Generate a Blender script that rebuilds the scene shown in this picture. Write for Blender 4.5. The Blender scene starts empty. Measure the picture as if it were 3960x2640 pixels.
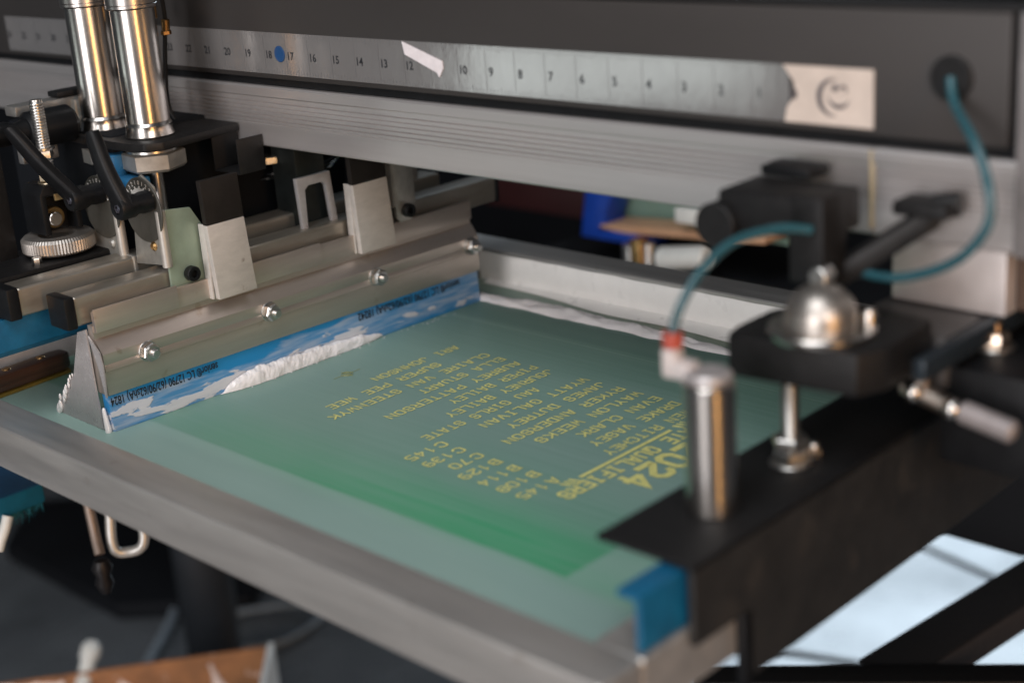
import bpy, bmesh, math, random
from mathutils import Vector, Matrix, noise
random.seed(7)
S = bpy.context.scene
PI = math.pi
# ------------------------------------------------------------------ camera
cd = bpy.data.cameras.new('camera'); cam = bpy.data.objects.new('camera', cd); S.collection.objects.link(cam)
S.camera = cam
yaw, pit, rol = 0.78674883, 0.32947586, -0.0748273
f = Vector((-math.sin(yaw)*math.cos(pit), math.cos(yaw)*math.cos(pit), -math.sin(pit)))
r0 = f.cross(Vector((0,0,1))).normalized(); u0 = r0.cross(f)
r = r0*math.cos(rol)+u0*math.sin(rol); u = -r0*math.sin(rol)+u0*math.cos(rol)
Mx = Matrix((r, u, -f)).transposed().to_4x4(); Mx.translation = Vector((0,0,.38))
cam.matrix_world = Mx
cd.sensor_width = 36; cd.lens = 52.81; cd.clip_start = .02; cd.clip_end = 60
cd.dof.use_dof = True; cd.dof.focus_distance = 1.07; cd.dof.aperture_fstop = 3.5
# ------------------------------------------------------------------ world, lamps, exposure
W = bpy.data.worlds.new('World'); S.world = W; W.use_nodes = True
W.node_tree.nodes['Background'].inputs[0].default_value = (.82,.9,1,1)
W.node_tree.nodes['Background'].inputs[1].default_value = .045
def area(name, loc, target, sx, sy, power, col, spread=180):
    l = bpy.data.lights.new(name, 'AREA'); l.shape = 'RECTANGLE'; l.size = sx; l.size_y = sy
    l.energy = power; l.color = col; l.spread = math.radians(spread)
    o = bpy.data.objects.new(name, l); S.collection.objects.link(o); o.location = loc
    d = Vector(target)-Vector(loc); o.rotation_euler = d.to_track_quat('-Z','Y').to_euler(); return o
area('front_door_light', (.25,-3.6,.5), (-.7,.6,.1), 1.7, 2.8, 100, (1,.955,.95))
area('warm_lamp', (2.9,-.75,.1), (-.7,.5,.1), .34, 2.2, 36, (1,.5,.15))
area('back_window_light', (-3.2,6.6,2.3), (-1,1.6,-.9), 3.4, 2.0, 150, (.72,.87,1))
area('side_fill_light', (.75,-.25,.75), (-.65,.65,.1), .8, .8, 8.5, (1,.93,.9))  # added soft fill from the right, strongest on the beam's near end
area('overhead_fill_light', (-.2,-.8,2.3), (-.6,.6,0), 1.5, 1.5, 36, (.97,.98,1))  # added overhead fill that lifts the mesh and white ink
area('ruler_reflection_light', (-2.46,-1.55,-.20), (-.57,.665,.236), .75, .20, 1.3, (.9,1,.97))  # added to put the pale reflection on the ruler; real source unseen
S.view_settings.view_transform = 'Standard'; S.view_settings.look = 'None'
S.view_settings.exposure = .28; S.view_settings.gamma = 1
S.render.engine = 'CYCLES'
# ------------------------------------------------------------------ materials
def nd(nt, t, **k):
    n = nt.nodes.new(t)
    for a, b in k.items(): setattr(n, a, b)
    return n
def M(name, col, metal=0, rough=.5, var=.15, scale=60, stretch=(1,1,1), bump=.0, rvar=.1, coat=0, tint=None, trans=0, spots=None, spec=.5):
    m = bpy.data.materials.new(name); m.use_nodes = True; nt = m.node_tree; b = nt.nodes['Principled BSDF']
    tc = nd(nt,'ShaderNodeTexCoord'); mp = nd(nt,'ShaderNodeMapping'); mp.inputs['Scale'].default_value = stretch
    nt.links.new(tc.outputs['Object'], mp.inputs[0])
    n1 = nd(nt,'ShaderNodeTexNoise'); n1.inputs['Scale'].default_value = scale; n1.inputs['Detail'].default_value = 6; n1.inputs['Roughness'].default_value = .65
    nt.links.new(mp.outputs[0], n1.inputs['Vector'])
    cr = nd(nt,'ShaderNodeValToRGB'); e = cr.color_ramp.elements
    e[0].position = .3; e[1].position = .72
    e[0].color = (*[c*(1-var) for c in col],1); c2 = tint or [min(1,c*(1+var)) for c in col]; e[1].color = (*c2,1)
    nt.links.new(n1.outputs['Fac'], cr.inputs[0])
    out = cr.outputs[0]
    if spots:
        ns = nd(nt,'ShaderNodeTexNoise'); ns.inputs['Scale'].default_value = spots[1]; ns.inputs['Detail'].default_value = 4
        nt.links.new(tc.outputs['Object'], ns.inputs['Vector'])
        rs = nd(nt,'ShaderNodeValToRGB'); rs.color_ramp.elements[0].position = spots[2]; rs.color_ramp.elements[1].position = spots[2]+.06
        nt.links.new(ns.outputs['Fac'], rs.inputs[0])
        mx = nd(nt,'ShaderNodeMix', data_type='RGBA'); nt.links.new(rs.outputs[0], mx.inputs[0])
        nt.links.new(out, mx.inputs[6]); mx.inputs[7].default_value = (*spots[0],1); out = mx.outputs[2]
    nt.links.new(out, b.inputs['Base Color'])
    b.inputs['Metallic'].default_value = metal
    n2 = nd(nt,'ShaderNodeTexNoise'); n2.inputs['Scale'].default_value = scale*2.3; n2.inputs['Detail'].default_value = 5
    nt.links.new(mp.outputs[0], n2.inputs['Vector'])
    mr = nd(nt,'ShaderNodeMapRange'); mr.inputs['To Min'].default_value = max(.02,rough-rvar); mr.inputs['To Max'].default_value = min(1,rough+rvar)
    nt.links.new(n2.outputs['Fac'], mr.inputs['Value']); nt.links.new(mr.outputs[0], b.inputs['Roughness'])
    if coat: b.inputs['Coat Weight'].default_value = coat; b.inputs['Coat Roughness'].default_value = .08
    if trans: b.inputs['Transmission Weight'].default_value = trans
    b.inputs['Specular IOR Level'].default_value = spec
    if bump:
        bp = nd(nt,'ShaderNodeBump'); bp.inputs['Strength'].default_value = bump; bp.inputs['Distance'].default_value = .001
        nt.links.new(n1.outputs['Fac'], bp.inputs['Height']); nt.links.new(bp.outputs[0], b.inputs['Normal'])
    return m
ALU = M('brushed_aluminium', (.55,.52,.5), .85, .42, .12, 90, (1,.06,1), .15)
ALUX = M('extruded_aluminium', (.54,.515,.51), .8, .4, .1, 50, (.04,1,1), .1)
ALUD = M('dirty_aluminium', (.62,.60,.575), .82, .38, .16, 45, (.10,1,1), .12, rvar=.14, spots=((.5,.47,.44),60,.68))
HOLD = M('squeegee_aluminium', (.56,.49,.44), .85, .4, .12, 60, (1,.08,1), .12, spots=((.47,.385,.32),70,.66))
MATT = M('raw_aluminium_plate', (.52,.49,.46), .35, .55, .1, 160, (1,.4,1), .15, spots=((.3,.26,.23),80,.71))
GALV = M('galvanised_steel', (.40,.39,.365), .75, .42, .2, 70, (1,1,1), .15, spots=((.3,.27,.22),40,.62))
STEEL = M('zinc_steel', (.55,.54,.52), 1, .32, .12, 120, bump=.1)
TUBE = M('steel_tube', (.42,.37,.30), .8, .33, .28, 30, (1,.25,1), .1, tint=(.5,.47,.42))
CHROME = M('polished_steel', (.48,.455,.43), 1, .25, .06, 120, (1,1,.1), .03, .05)
CHROM2 = M('satin_steel', (.45,.42,.40), 1, .3, .08, 120, (1,1,.1), .03, .05)
BLACK = M('black_plastic', (.0055,.006,.007), 0, .45, .3, 60, bump=.15, spec=.22)
BLKM = M('black_powder_coat', (.007,.007,.0075), 0, .5, .25, 160, bump=.3, spec=.28)
BLKF = M('black_flange_paint', (.016,.0155,.015), 0, .4, .3, 40, bump=.2, spec=.5, spots=((.024,.022,.02),30,.62))
BLKG = M('black_gloss_rubber', (.006,.006,.007), 0, .12, .1, 60)
DARK = M('dark_anodised', (.075,.07,.07), .35, .42, .12, 20, (.2,1,1), .05, tint=(.085,.08,.078))
PANEL = M('dark_panel', (.034,.031,.030), .25, .46, .08, 12, (.3,1,1), .04)
BRASS = M('brass', (.62,.38,.16), 1, .3, .15, 70)
BLUE = M('blue_painted_steel', (.004,.08,.17), .0, .36, .2, 60, bump=.1, tint=(.006,.11,.22))
BLUP = M('blue_plastic', (.004,.04,.30), 0, .35, .2, 40)
TEAL = M('teal_hose_plastic', (.018,.07,.088), 0, .25, .15, 40, coat=.3)
WHITE = M('white_ink', (.8,.77,.77), 0, .3, .04, 90, bump=.1, coat=.35)
WHITEP = M('white_plastic', (.62,.64,.62), 0, .4, .1, 60)
RED = M('red_plastic', (.33,.055,.035), 0, .35, .1, 60)
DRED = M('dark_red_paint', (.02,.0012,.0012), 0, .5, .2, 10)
WOOD = M('pale_wood', (.5,.3,.18), 0, .55, .2, 20, (.2,1,1), .2)
CARD = M('cardboard', (.23,.095,.032), 0, .6, .35, 24, bump=.3, spots=((.60,.44,.36),26,.63))
CARDW = M('white_cardboard_edge', (.6,.6,.58), 0, .8, .1, 30)
INKT = M('black_print', (.012,.013,.016), 0, .5, .1, 60)
YEL = M('stencil_yellow', (.62,.6,.22), 0, .5, .18, 300)
YELD = M('registration_line', (.28,.30,.12), 0, .5, .1, 300)
TAPE = M('torn_white_label', (.62,.58,.6), 0, .5, .1, 200, bump=.2)
STICK = M('cream_sticker', (.5,.43,.38), 0, .45, .12, 60, bump=.1)
GREYP = M('grey_print', (.09,.08,.085), 0, .5, .1, 60)
CLEAR = M('clear_film', (.36,.345,.345), .2, .28, .12, 40, bump=.3, spots=((.5,.48,.48),110,.68))
FUZZ = M('teal_lint', (.01,.14,.19), 0, .9, .3, 60)
GLUE = M('yellow_glue', (.34,.27,.17), 0, .6, .1, 60)
BASE = M('machine_base_paint', (.006,.007,.009), 0, .7, .3, 4, spec=.15)
WOODH = M('dark_knife_wood', (.035,.016,.010), 0, .3, .5, 60, (1,.05,3), .6, tint=(.11,.05,.03), coat=.5)
def ruler_mat():
    m = M('printed_ruler_film', (.20,.195,.195), .4, .13, .12, 14, (1,1,.5), .3, .05, coat=.2)
    return m
RUL = ruler_mat(); WHITE2 = M('smooth_white_ink', (.92,.9,.87), 0, .3, .04, 30, bump=.03, coat=.3)
INKW = M('dried_wall_ink', (.42,.38,.37), 0, .5, .2, 60, bump=.1)
BRKT = M('bracket_zinc', (.27,.265,.245), .45, .42, .25, 90, bump=.2)
GRN = M('plate_mesh_reflection', (.26,.33,.26), .35, .45, .1, 60)  # green cast is the mesh's reflection put into the plate colour
def screen_mat():
    m = bpy.data.materials.new('coated_screen_mesh'); m.use_nodes = True; nt = m.node_tree; b = nt.nodes['Principled BSDF']
    L = nt.links.new
    g = nd(nt,'ShaderNodeNewGeometry'); sp = nd(nt,'ShaderNodeSeparateXYZ'); L(g.outputs['Position'], sp.inputs[0])
    def noise(sx,sy,sc,det=4):
        mp = nd(nt,'ShaderNodeMapping'); mp.inputs['Scale'].default_value = (sx,sy,1); L(g.outputs['Position'], mp.inputs[0])
        n = nd(nt,'ShaderNodeTexNoise'); n.inputs['Scale'].default_value = sc; n.inputs['Detail'].default_value = det; L(mp.outputs[0], n.inputs['Vector']); return n.outputs['Fac']
    def mth(op,a,bv,c=None):
        n = nd(nt,'ShaderNodeMath', operation=op)
        for i,v in enumerate((a,bv,c)):
            if v is None: continue
            if isinstance(v,(int,float)): n.inputs[i].default_value = v
            else: L(v,n.inputs[i])
        return n.outputs[0]
    wob = noise(3,3,2,2)
    y = mth('ADD', sp.outputs['Y'], mth('MULTIPLY', mth('SUBTRACT', wob, .5), .018))
    t = mth('DIVIDE', mth('SUBTRACT', y, .40), .55)      # y .40 .. .95
    cr = nd(nt,'ShaderNodeValToRGB'); L(t, cr.inputs[0]); el = cr.color_ramp.elements
    pts = [(.0,(.26,.38,.34)),(.16,(.22,.34,.31)),(.195,(.17,.30,.265)),(.205,(.12,.28,.20)),(.225,(.045,.32,.145)),(.255,(.055,.32,.155)),(.33,(.14,.285,.22)),
           (.44,(.17,.275,.24)),(.6,(.15,.26,.22)),(.74,(.115,.25,.19)),(.78,(.13,.28,.21)),(.815,(.075,.19,.15)),(.83,(.14,.24,.17)),(.87,(.34,.34,.22)),(1,(.5,.47,.38))]  # final tan steps paint the far wall's reflection into the mesh
    while len(el) < len(pts): el.new(.5)
    for e,(p,c) in zip(el,pts): e.position = p; e.color = (*c,1)
    st = noise(1.5,60,3.5,6)           # squeegee streaks drawn along the stroke
    rr = nd(nt,'ShaderNodeMapRange'); rr.inputs['From Min'].default_value=.34; rr.inputs['From Max'].default_value=.68; rr.inputs['To Min'].default_value=0; rr.inputs['To Max'].default_value=1; L(st, rr.inputs[0])
    mx = nd(nt,'ShaderNodeMix', data_type='RGBA'); L(mth('MULTIPLY', rr.outputs[0], .26), mx.inputs[0]); L(cr.outputs[0], mx.inputs[6]); mx.inputs[7].default_value=(.25,.37,.34,1)
    # ink film left on the emulsion: cloudy pale patches
    cl = noise(1,3,7,5); r2 = nd(nt,'ShaderNodeMapRange'); r2.inputs['From Min'].default_value=.5; r2.inputs['From Max'].default_value=.75; r2.inputs['To Max'].default_value=.3; L(cl,r2.inputs[0])
    mx2 = nd(nt,'ShaderNodeMix', data_type='RGBA'); L(r2.outputs[0], mx2.inputs[0]); L(mx.outputs[2], mx2.inputs[6]); mx2.inputs[7].default_value=(.24,.33,.31,1)
    # green band fades towards the squeegee, stronger near the clamp end
    fx = nd(nt,'ShaderNodeMapRange'); fx.inputs['From Min'].default_value=-.88; fx.inputs['From Max'].default_value=-.56; fx.inputs['To Min'].default_value=.75; fx.inputs['To Max'].default_value=0; L(sp.outputs['X'],fx.inputs[0])
    mx3 = nd(nt,'ShaderNodeMix', data_type='RGBA'); L(fx.outputs[0], mx3.inputs[0]); L(mx2.outputs[2], mx3.inputs[6]); mx3.inputs[7].default_value=(.20,.31,.275,1)
    def step(v, lo, w):
        n = nd(nt,'ShaderNodeMapRange'); n.inputs['From Min'].default_value = lo; n.inputs['From Max'].default_value = lo+w; L(v, n.inputs[0]); return n.outputs[0]
    ex = mth('ADD', sp.outputs['X'], mth('MULTIPLY', mth('SUBTRACT', noise(8,8,3,3), .5), .004))
    ey = mth('ADD', sp.outputs['Y'], mth('MULTIPLY', mth('SUBTRACT', noise(8,8,3,3), .5), .003))
    marg = mth('MAXIMUM', step(ex, -.4960, .004), mth('SUBTRACT', 1, step(ey, .5185, .0035)))
    mg = nd(nt,'ShaderNodeMix', data_type='RGBA'); L(mth('MULTIPLY', marg, mth('ADD', .35, mth('MULTIPLY', noise(2,14,4,4), .55))), mg.inputs[0]); L(mx3.outputs[2], mg.inputs[6]); mg.inputs[7].default_value=(.29,.42,.38,1)
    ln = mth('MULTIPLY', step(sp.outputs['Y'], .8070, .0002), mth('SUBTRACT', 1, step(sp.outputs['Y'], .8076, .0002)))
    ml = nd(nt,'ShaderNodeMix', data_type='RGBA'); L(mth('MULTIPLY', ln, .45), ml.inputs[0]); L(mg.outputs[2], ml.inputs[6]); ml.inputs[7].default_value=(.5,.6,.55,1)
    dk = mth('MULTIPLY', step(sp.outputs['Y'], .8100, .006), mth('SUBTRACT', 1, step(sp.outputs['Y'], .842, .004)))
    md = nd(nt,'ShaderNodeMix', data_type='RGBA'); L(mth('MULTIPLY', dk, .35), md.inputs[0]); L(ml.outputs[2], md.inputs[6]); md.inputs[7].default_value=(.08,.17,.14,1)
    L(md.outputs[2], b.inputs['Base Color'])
    b.inputs['Roughness'].default_value = .3; b.inputs['Specular IOR Level'].default_value = .3
    rm = nd(nt,'ShaderNodeMapRange'); rm.inputs['To Min'].default_value=.36; rm.inputs['To Max'].default_value=.55; L(cl, rm.inputs[0]); L(rm.outputs[0], b.inputs['Roughness'])
    # fine weave
    wv = noise(1,1,1500,1); bp = nd(nt,'ShaderNodeBump'); bp.inputs['Strength'].default_value=.12; bp.inputs['Distance'].default_value=.0003; L(wv,bp.inputs['Height']); L(bp.outputs[0], b.inputs['Normal'])
    return m
SCR = screen_mat()
def blade_mat():
    m = bpy.data.materials.new('blue_urethane_with_ink'); m.use_nodes = True; nt = m.node_tree; b = nt.nodes['Principled BSDF']; L = nt.links.new
    tc = nd(nt,'ShaderNodeTexCoord'); sp = nd(nt,'ShaderNodeSeparateXYZ'); L(tc.outputs['Object'], sp.inputs[0])
    def noise(v,sc,det=5,dist=0,off=(0,0,0)):
        mp = nd(nt,'ShaderNodeMapping'); mp.inputs['Scale'].default_value = v; mp.inputs['Location'].default_value = off; mp.inputs['Rotation'].default_value=(math.radians(-22),0,0); L(tc.outputs['Object'], mp.inputs[0])
        n = nd(nt,'ShaderNodeTexNoise'); n.inputs['Scale'].default_value = sc; n.inputs['Detail'].default_value = det; n.inputs['Distortion'].default_value = dist; L(mp.outputs[0], n.inputs['Vector']); return n.outputs['Fac']
    def mth(op,a,bv):
        n = nd(nt,'ShaderNodeMath', operation=op)
        for i,v in enumerate((a,bv)):
            if isinstance(v,(int,float)): n.inputs[i].default_value = v
            else: L(v,n.inputs[i])
        return n.outputs[0]
    n1 = noise((1,.42,1.6),62,7,.5); n2 = noise((1,.3,1.7),38,6,.5,(3,1,2))
    hz = mth('MULTIPLY', mth('ABSOLUTE', mth('SUBTRACT', sp.outputs['Z'], .007), 0), 13)        # z .0 - .027
    def mask(n, lo, w):
        v = mth('SUBTRACT', n, hz); rr = nd(nt,'ShaderNodeMapRange'); rr.inputs['From Min'].default_value = lo; rr.inputs['From Max'].default_value = lo+w; L(v, rr.inputs[0]); return rr.outputs[0]
    thick = mask(n1,.485,.02); thin = mask(n2,.30,.08)
    base = nd(nt,'ShaderNodeMix', data_type='RGBA'); L(noise((1,1,1),30,3), base.inputs[0]); base.inputs[6].default_value=(.012,.19,.46,1); base.inputs[7].default_value=(.025,.26,.56,1)
    a = nd(nt,'ShaderNodeMix', data_type='RGBA'); fine = noise((1,.22,2.2),150,5,.2,(1,4,2)); fr_ = nd(nt,'ShaderNodeMapRange'); fr_.inputs['From Min'].default_value=.38; fr_.inputs['From Max'].default_value=.66; fr_.inputs['To Min'].default_value=.12; fr_.inputs['To Max'].default_value=.62; L(fine, fr_.inputs[0]); L(mth('MULTIPLY',thin,fr_.outputs[0]), a.inputs[0]); L(base.outputs[2], a.inputs[6]); a.inputs[7].default_value=(.5,.55,.64,1)
    c = nd(nt,'ShaderNodeMix', data_type='RGBA'); L(mth('MULTIPLY',thick,.82), c.inputs[0]); L(a.outputs[2], c.inputs[6]); c.inputs[7].default_value=(.72,.70,.72,1)
    L(c.outputs[2], b.inputs['Base Color'])
    b.inputs['Roughness'].default_value = .32
    bp = nd(nt,'ShaderNodeBump'); bp.inputs['Strength'].default_value=.5; bp.inputs['Distance'].default_value=.0008; L(mth('ADD',thick,mth('MULTIPLY',n1,1.2)),bp.inputs['Height']); L(bp.outputs[0], b.inputs['Normal'])
    return m
BLADE = blade_mat()
def floor_mat():
    m = M('polished_concrete', (.085,.095,.105), 0, .26, .3, 2.2, bump=.05, rvar=.2, tint=(.15,.165,.18), spots=((.07,.08,.09),4,.6), spec=.9)
    return m
FLOOR = floor_mat()
# ------------------------------------------------------------------ mesh helpers (world coordinates, moved to the thing's base when linked)
ORG = {}
def thing(name, label, cat, loc=(0,0,0), group=None):
    o = bpy.data.objects.new(name, None); o.empty_display_size = .01; S.collection.objects.link(o); o.location = loc
    o['label'] = label; o['category'] = cat
    if group: o['group'] = group
    ORG[o.name] = Vector(loc); return o
def root_org(o):
    while o.parent: o = o.parent
    return ORG.get(o.name, Vector((0,0,0)))
def obj(name, bm, mat, parent=None, label=None, cat=None, group=None, kind=None, loc=None, smooth=35):
    bmesh.ops.recalc_face_normals(bm, faces=bm.faces)
    if smooth:
        for fc in bm.faces: fc.smooth = True
        lim = math.radians(smooth)
        for e in bm.edges:
            if len(e.link_faces) == 2: e.smooth = e.calc_face_angle(0) < lim
            else: e.smooth = False
    off = root_org(parent) if parent else Vector(loc or (0,0,0))
    bmesh.ops.translate(bm, verts=bm.verts, vec=-off)
    me = bpy.data.meshes.new(name); bm.to_mesh(me); bm.free(); me.materials.append(mat)
    o = bpy.data.objects.new(name, me); S.collection.objects.link(o)
    if parent: o.parent = parent
    else: o.location = off; ORG[o.name] = off
    if label: o['label'] = label
    if cat: o['category'] = cat
    if group: o['group'] = group
    if kind: o['kind'] = kind
    return o
def BM(): return bmesh.new()
def bev(bm, geom_verts, w, seg=2):
    es = list({e for v in geom_verts for e in v.link_edges if all(x in geom_verts for x in e.verts)})
    es = [e for e in es if len(e.link_faces)==2 and e.calc_face_angle(0) > .4]
    if w: bmesh.ops.bevel(bm, geom=es, offset=w, segments=seg, affect='EDGES', profile=.6)
def box(bm, a, b, w=.0006, M4=None, seg=2):
    a, b = Vector(a), Vector(b); c = (a+b)/2; s = b-a
    r_ = bmesh.ops.create_cube(bm, size=1); vs = r_['verts']
    for v in vs: v.co = Vector((v.co.x*s.x+c.x, v.co.y*s.y+c.y, v.co.z*s.z+c.z))
    if M4: bmesh.ops.transform(bm, matrix=M4, verts=vs)
    bev(bm, set(vs), min(w, .45*min(abs(s.x),abs(s.y),abs(s.z))) if w else 0, seg)
    return bm
def beam_box(bm, p, q, wdt, hgt, w=.0006, up=(0,0,1)):      # box from p to q
    p, q = Vector(p), Vector(q); d = (q-p); L = d.length; d.normalize(); s = d.cross(Vector(up)).normalized(); uu = s.cross(d)
    m4 = Matrix((d, s, uu)).transposed().to_4x4(); m4.translation = (p+q)/2
    return box(bm, (-L/2,-wdt/2,-hgt/2), (L/2,wdt/2,hgt/2), w, m4)
def frame_mat(p, q):
    p, q = Vector(p), Vector(q); d = (q-p).normalized(); m4 = d.to_track_quat('Z','Y').to_matrix().to_4x4(); m4.translation = p; return m4, (q-p).length
def lathe(bm, p, q, prof, seg=48, phase=0):        # prof: [(radius, distance along p->q in metres)]
    m4, L = frame_mat(p, q); rings = []
    for rad, t in prof:
        if rad < 1e-6: rings.append([bm.verts.new(m4 @ Vector((0,0,t)))])
        else: rings.append([bm.verts.new(m4 @ Vector((rad*math.cos(2*PI*i/seg+phase), rad*math.sin(2*PI*i/seg+phase), t))) for i in range(seg)])
    for A, B in zip(rings, rings[1:]):
        for i in range(seg):
            j = (i+1)%seg
            if len(A)==1 and len(B)==1: continue
            if len(A)==1: bm.faces.new((A[0],B[j],B[i]))
            elif len(B)==1: bm.faces.new((A[i],A[j],B[0]))
            else: bm.faces.new((A[i],A[j],B[j],B[i]))
    return bm
def cyl(bm, p, q, rad, seg=48, c=.0006):
    L = (Vector(q)-Vector(p)).length; c = min(c, rad*.3, L*.3)
    return lathe(bm, p, q, [(0,0),(rad-c,0),(rad,c),(rad,L-c),(rad-c,L),(0,L)], seg)
def hexnut(bm, p, q, rad, hole=0, ph=0):
    L = (Vector(q)-Vector(p)).length
    lathe(bm, p, q, [(0,0),(rad*.93,0),(rad,.08*L),(rad,.85*L),(rad*.9,L),(0,L)], 6, ph); return bm
def thread(bm, p, q, rad, pitch=.0013):
    L = (Vector(q)-Vector(p)).length; n = int(L/pitch); pr = [(0,0)]
    for i in range(n): pr += [(rad, i*pitch+.15*pitch), (rad, i*pitch+.35*pitch), (rad*.86, i*pitch+.75*pitch)]
    pr += [(rad*.8, L), (0, L)]
    return lathe(bm, p, q, pr, 24)
def tube(bm, pts, rad, seg=14, sub=8, closed=False):
    P = [Vector(p) for p in pts]; n = len(P); cs = []
    if n > 2:
        rng = n if closed else n-1
        for i in range(rng):
            g = (lambda k: P[k%n]) if closed else (lambda k: P[max(0,min(n-1,k))])
            a,b,c,d = g(i-1),g(i),g(i+1),g(i+2)
            for s in range(sub):
                t = s/sub
                cs.append(.5*((2*b)+(-a+c)*t+(2*a-5*b+4*c-d)*t*t+(-a+3*b-3*c+d)*t**3))
        if not closed: cs.append(P[-1])
    else: cs = P
    m = len(cs); rings = []; nrm = None
    for i in range(m):
        tg = (cs[(i+1)%m]-cs[i-1]) if closed else (cs[min(m-1,i+1)]-cs[max(0,i-1)]); tg.normalize()
        if nrm is None: nrm = tg.orthogonal().normalized()
        nrm = (nrm - tg*nrm.dot(tg)).normalized(); bn = tg.cross(nrm)
        rings.append([bm.verts.new(cs[i]+rad*(math.cos(2*PI*k/seg)*nrm+math.sin(2*PI*k/seg)*bn)) for k in range(seg)])
    for i in range(m if closed else m-1):
        A, B = rings[i], rings[(i+1)%m]
        for k in range(seg): bm.faces.new((A[k],A[(k+1)%seg],B[(k+1)%seg],B[k]))
    if not closed: bm.faces.new(rings[0]); bm.faces.new(rings[-1])
    return bm
def prism(bm, poly, axis, lo, hi, w=0, M4=None):   # poly: 2-D points in the two remaining axes (in xyz order)
    def P3(p, t):
        a, b = p
        return {'x':Vector((t,a,b)),'y':Vector((a,t,b)),'z':Vector((a,b,t))}[axis]
    A = [bm.verts.new(P3(p,lo)) for p in poly]; B = [bm.verts.new(P3(p,hi)) for p in poly]; n = len(poly)
    bm.faces.new(A[::-1]); bm.faces.new(B)
    for i in range(n): bm.faces.new((A[i],A[(i+1)%n],B[(i+1)%n],B[i]))
    if M4: bmesh.ops.transform(bm, matrix=M4, verts=A+B)
    if w: bmesh.ops.recalc_face_normals(bm, faces=bm.faces); bev(bm, set(A+B), w)
    return bm
def text_bm(bm, s, size, origin, rd, ud, th=.00012, width=None, align='LEFT', bold=0):
    cu = bpy.data.curves.new('t','FONT'); cu.body = s; cu.size = size; cu.extrude = th/2; cu.align_x = align; cu.offset = bold; cu.resolution_u = 3
    o = bpy.data.objects.new('t', cu); S.collection.objects.link(o); bpy.context.view_layer.update()
    me = bpy.data.meshes.new_from_object(o.evaluated_get(bpy.context.evaluated_depsgraph_get()))
    bpy.data.objects.remove(o); bpy.data.curves.remove(cu)
    rd, ud = Vector(rd).normalized(), Vector(ud).normalized(); nn = rd.cross(ud)
    sc = 1
    if width:
        xs = [v.co.x for v in me.vertices]; sc = width/(max(xs)-min(xs))
    org = Vector(origin)
    for v in me.vertices: v.co = org + rd*v.co.x*sc + ud*v.co.y + nn*v.co.z
    bm.from_mesh(me); bpy.data.meshes.remove(me); return bm
# block stroke lettering of the stencil
O_ = [(1,0),(3,0),(4,1),(4,5),(3,6),(1,6),(0,5),(0,1),(1,0)]
G = {'A':[[(0,0),(0,.01),(1.5,6),(2.5,6),(4,.01),(4,0)],[(.6,2),(3.4,2)]],'B':[[(0,0),(3,0),(4,1),(4,2.2),(3.2,3),(4,3.8),(4,5),(3,6),(0,6)],[(.5,0),(.5,6)],[(.5,3),(3.2,3)]],
 'C':[[(4,1.6),(4,1),(3,0),(1,0),(0,1),(0,5),(1,6),(3,6),(4,5),(4,4.4)]],'D':[[(0,0),(3,0),(4,1),(4,5),(3,6),(0,6)],[(.5,0),(.5,6)]],'E':[[(4,0),(0,0),(0,6),(4,6)],[(0,3),(3,3)]],
 'F':[[(0,0),(0,6),(4,6)],[(0,3),(3,3)]],'G':[[(4,4.4),(4,5),(3,6),(1,6),(0,5),(0,1),(1,0),(3,0),(4,1),(4,3),(2.2,3)]],'H':[[(0,0),(0,6)],[(4,0),(4,6)],[(0,3),(4,3)]],
 'I':[[(2,0),(2,6)],[(.8,0),(3.2,0)],[(.8,6),(3.2,6)]],'J':[[(4,6),(4,1),(3,0),(1,0),(0,1),(0,2)]],'K':[[(0,0),(0,6)],[(0,2.4),(4,6)],[(1.4,3.4),(4,0)]],'L':[[(0,6),(0,0),(4,0)]],
 'M':[[(0,0),(0,6),(2,3),(4,6),(4,0)]],'N':[[(0,0),(0,6),(4,0),(4,6)]],'O':[O_],'P':[[(0,0),(0,6),(3,6),(4,5),(4,3.6),(3,2.6),(1.2,2.6)]],'Q':[O_,[(2.4,1.8),(4.2,-.3)]],
 'R':[[(0,0),(0,6),(3,6),(4,5),(4,3.7),(3,2.8),(1.2,2.8)],[(2.2,2.8),(4,0)]],'S':[[(0,1.5),(0,1),(1,0),(3,0),(4,1),(4,2.2),(3.2,3),(.8,3),(0,3.8),(0,5),(1,6),(3,6),(4,5),(4,4.5)]],
 'T':[[(2,0),(2,6)],[(0,6),(4,6)]],'U':[[(0,6),(0,1),(1,0),(3,0),(4,1),(4,6)]],'V':[[(0,6),(1.7,0),(2.3,0),(4,6)]],'W':[[(0,6),(.8,0),(2,3.6),(3.2,0),(4,6)]],'Y':[[(0,6),(2,3),(4,6)],[(2,0),(2,3)]],
 '0':[O_],'1':[[(1,4.8),(2.2,6),(2.2,0)]],'2':[[(0,4.5),(0,5),(1,6),(3,6),(4,5),(4,3.8),(0,.8),(0,0),(4,0)]],'3':[[(0,5),(1,6),(3,6),(4,5),(4,3.8),(3.2,3),(4,2.2),(4,1),(3,0),(1,0),(0,1)],[(1.5,3),(3.2,3)]],
 '4':[[(3,0),(3,6),(0,2)],[(0,2),(4,2)]],'5':[[(4,6),(0,6),(0,3.5),(3,3.5),(4,2.5),(4,1),(3,0),(0,0)]],'7':[[(0,6),(4,6),(1.6,0)]],'8':[O_,[(0,3),(4,3)]],'9':[[(1,0),(3,0),(4,1),(4,5),(3,6),(1,6),(0,5),(0,3.6),(1,2.8),(3.0,2.8)]],'-':[[(1,3),(3,3)]],' ':[]}
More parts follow.
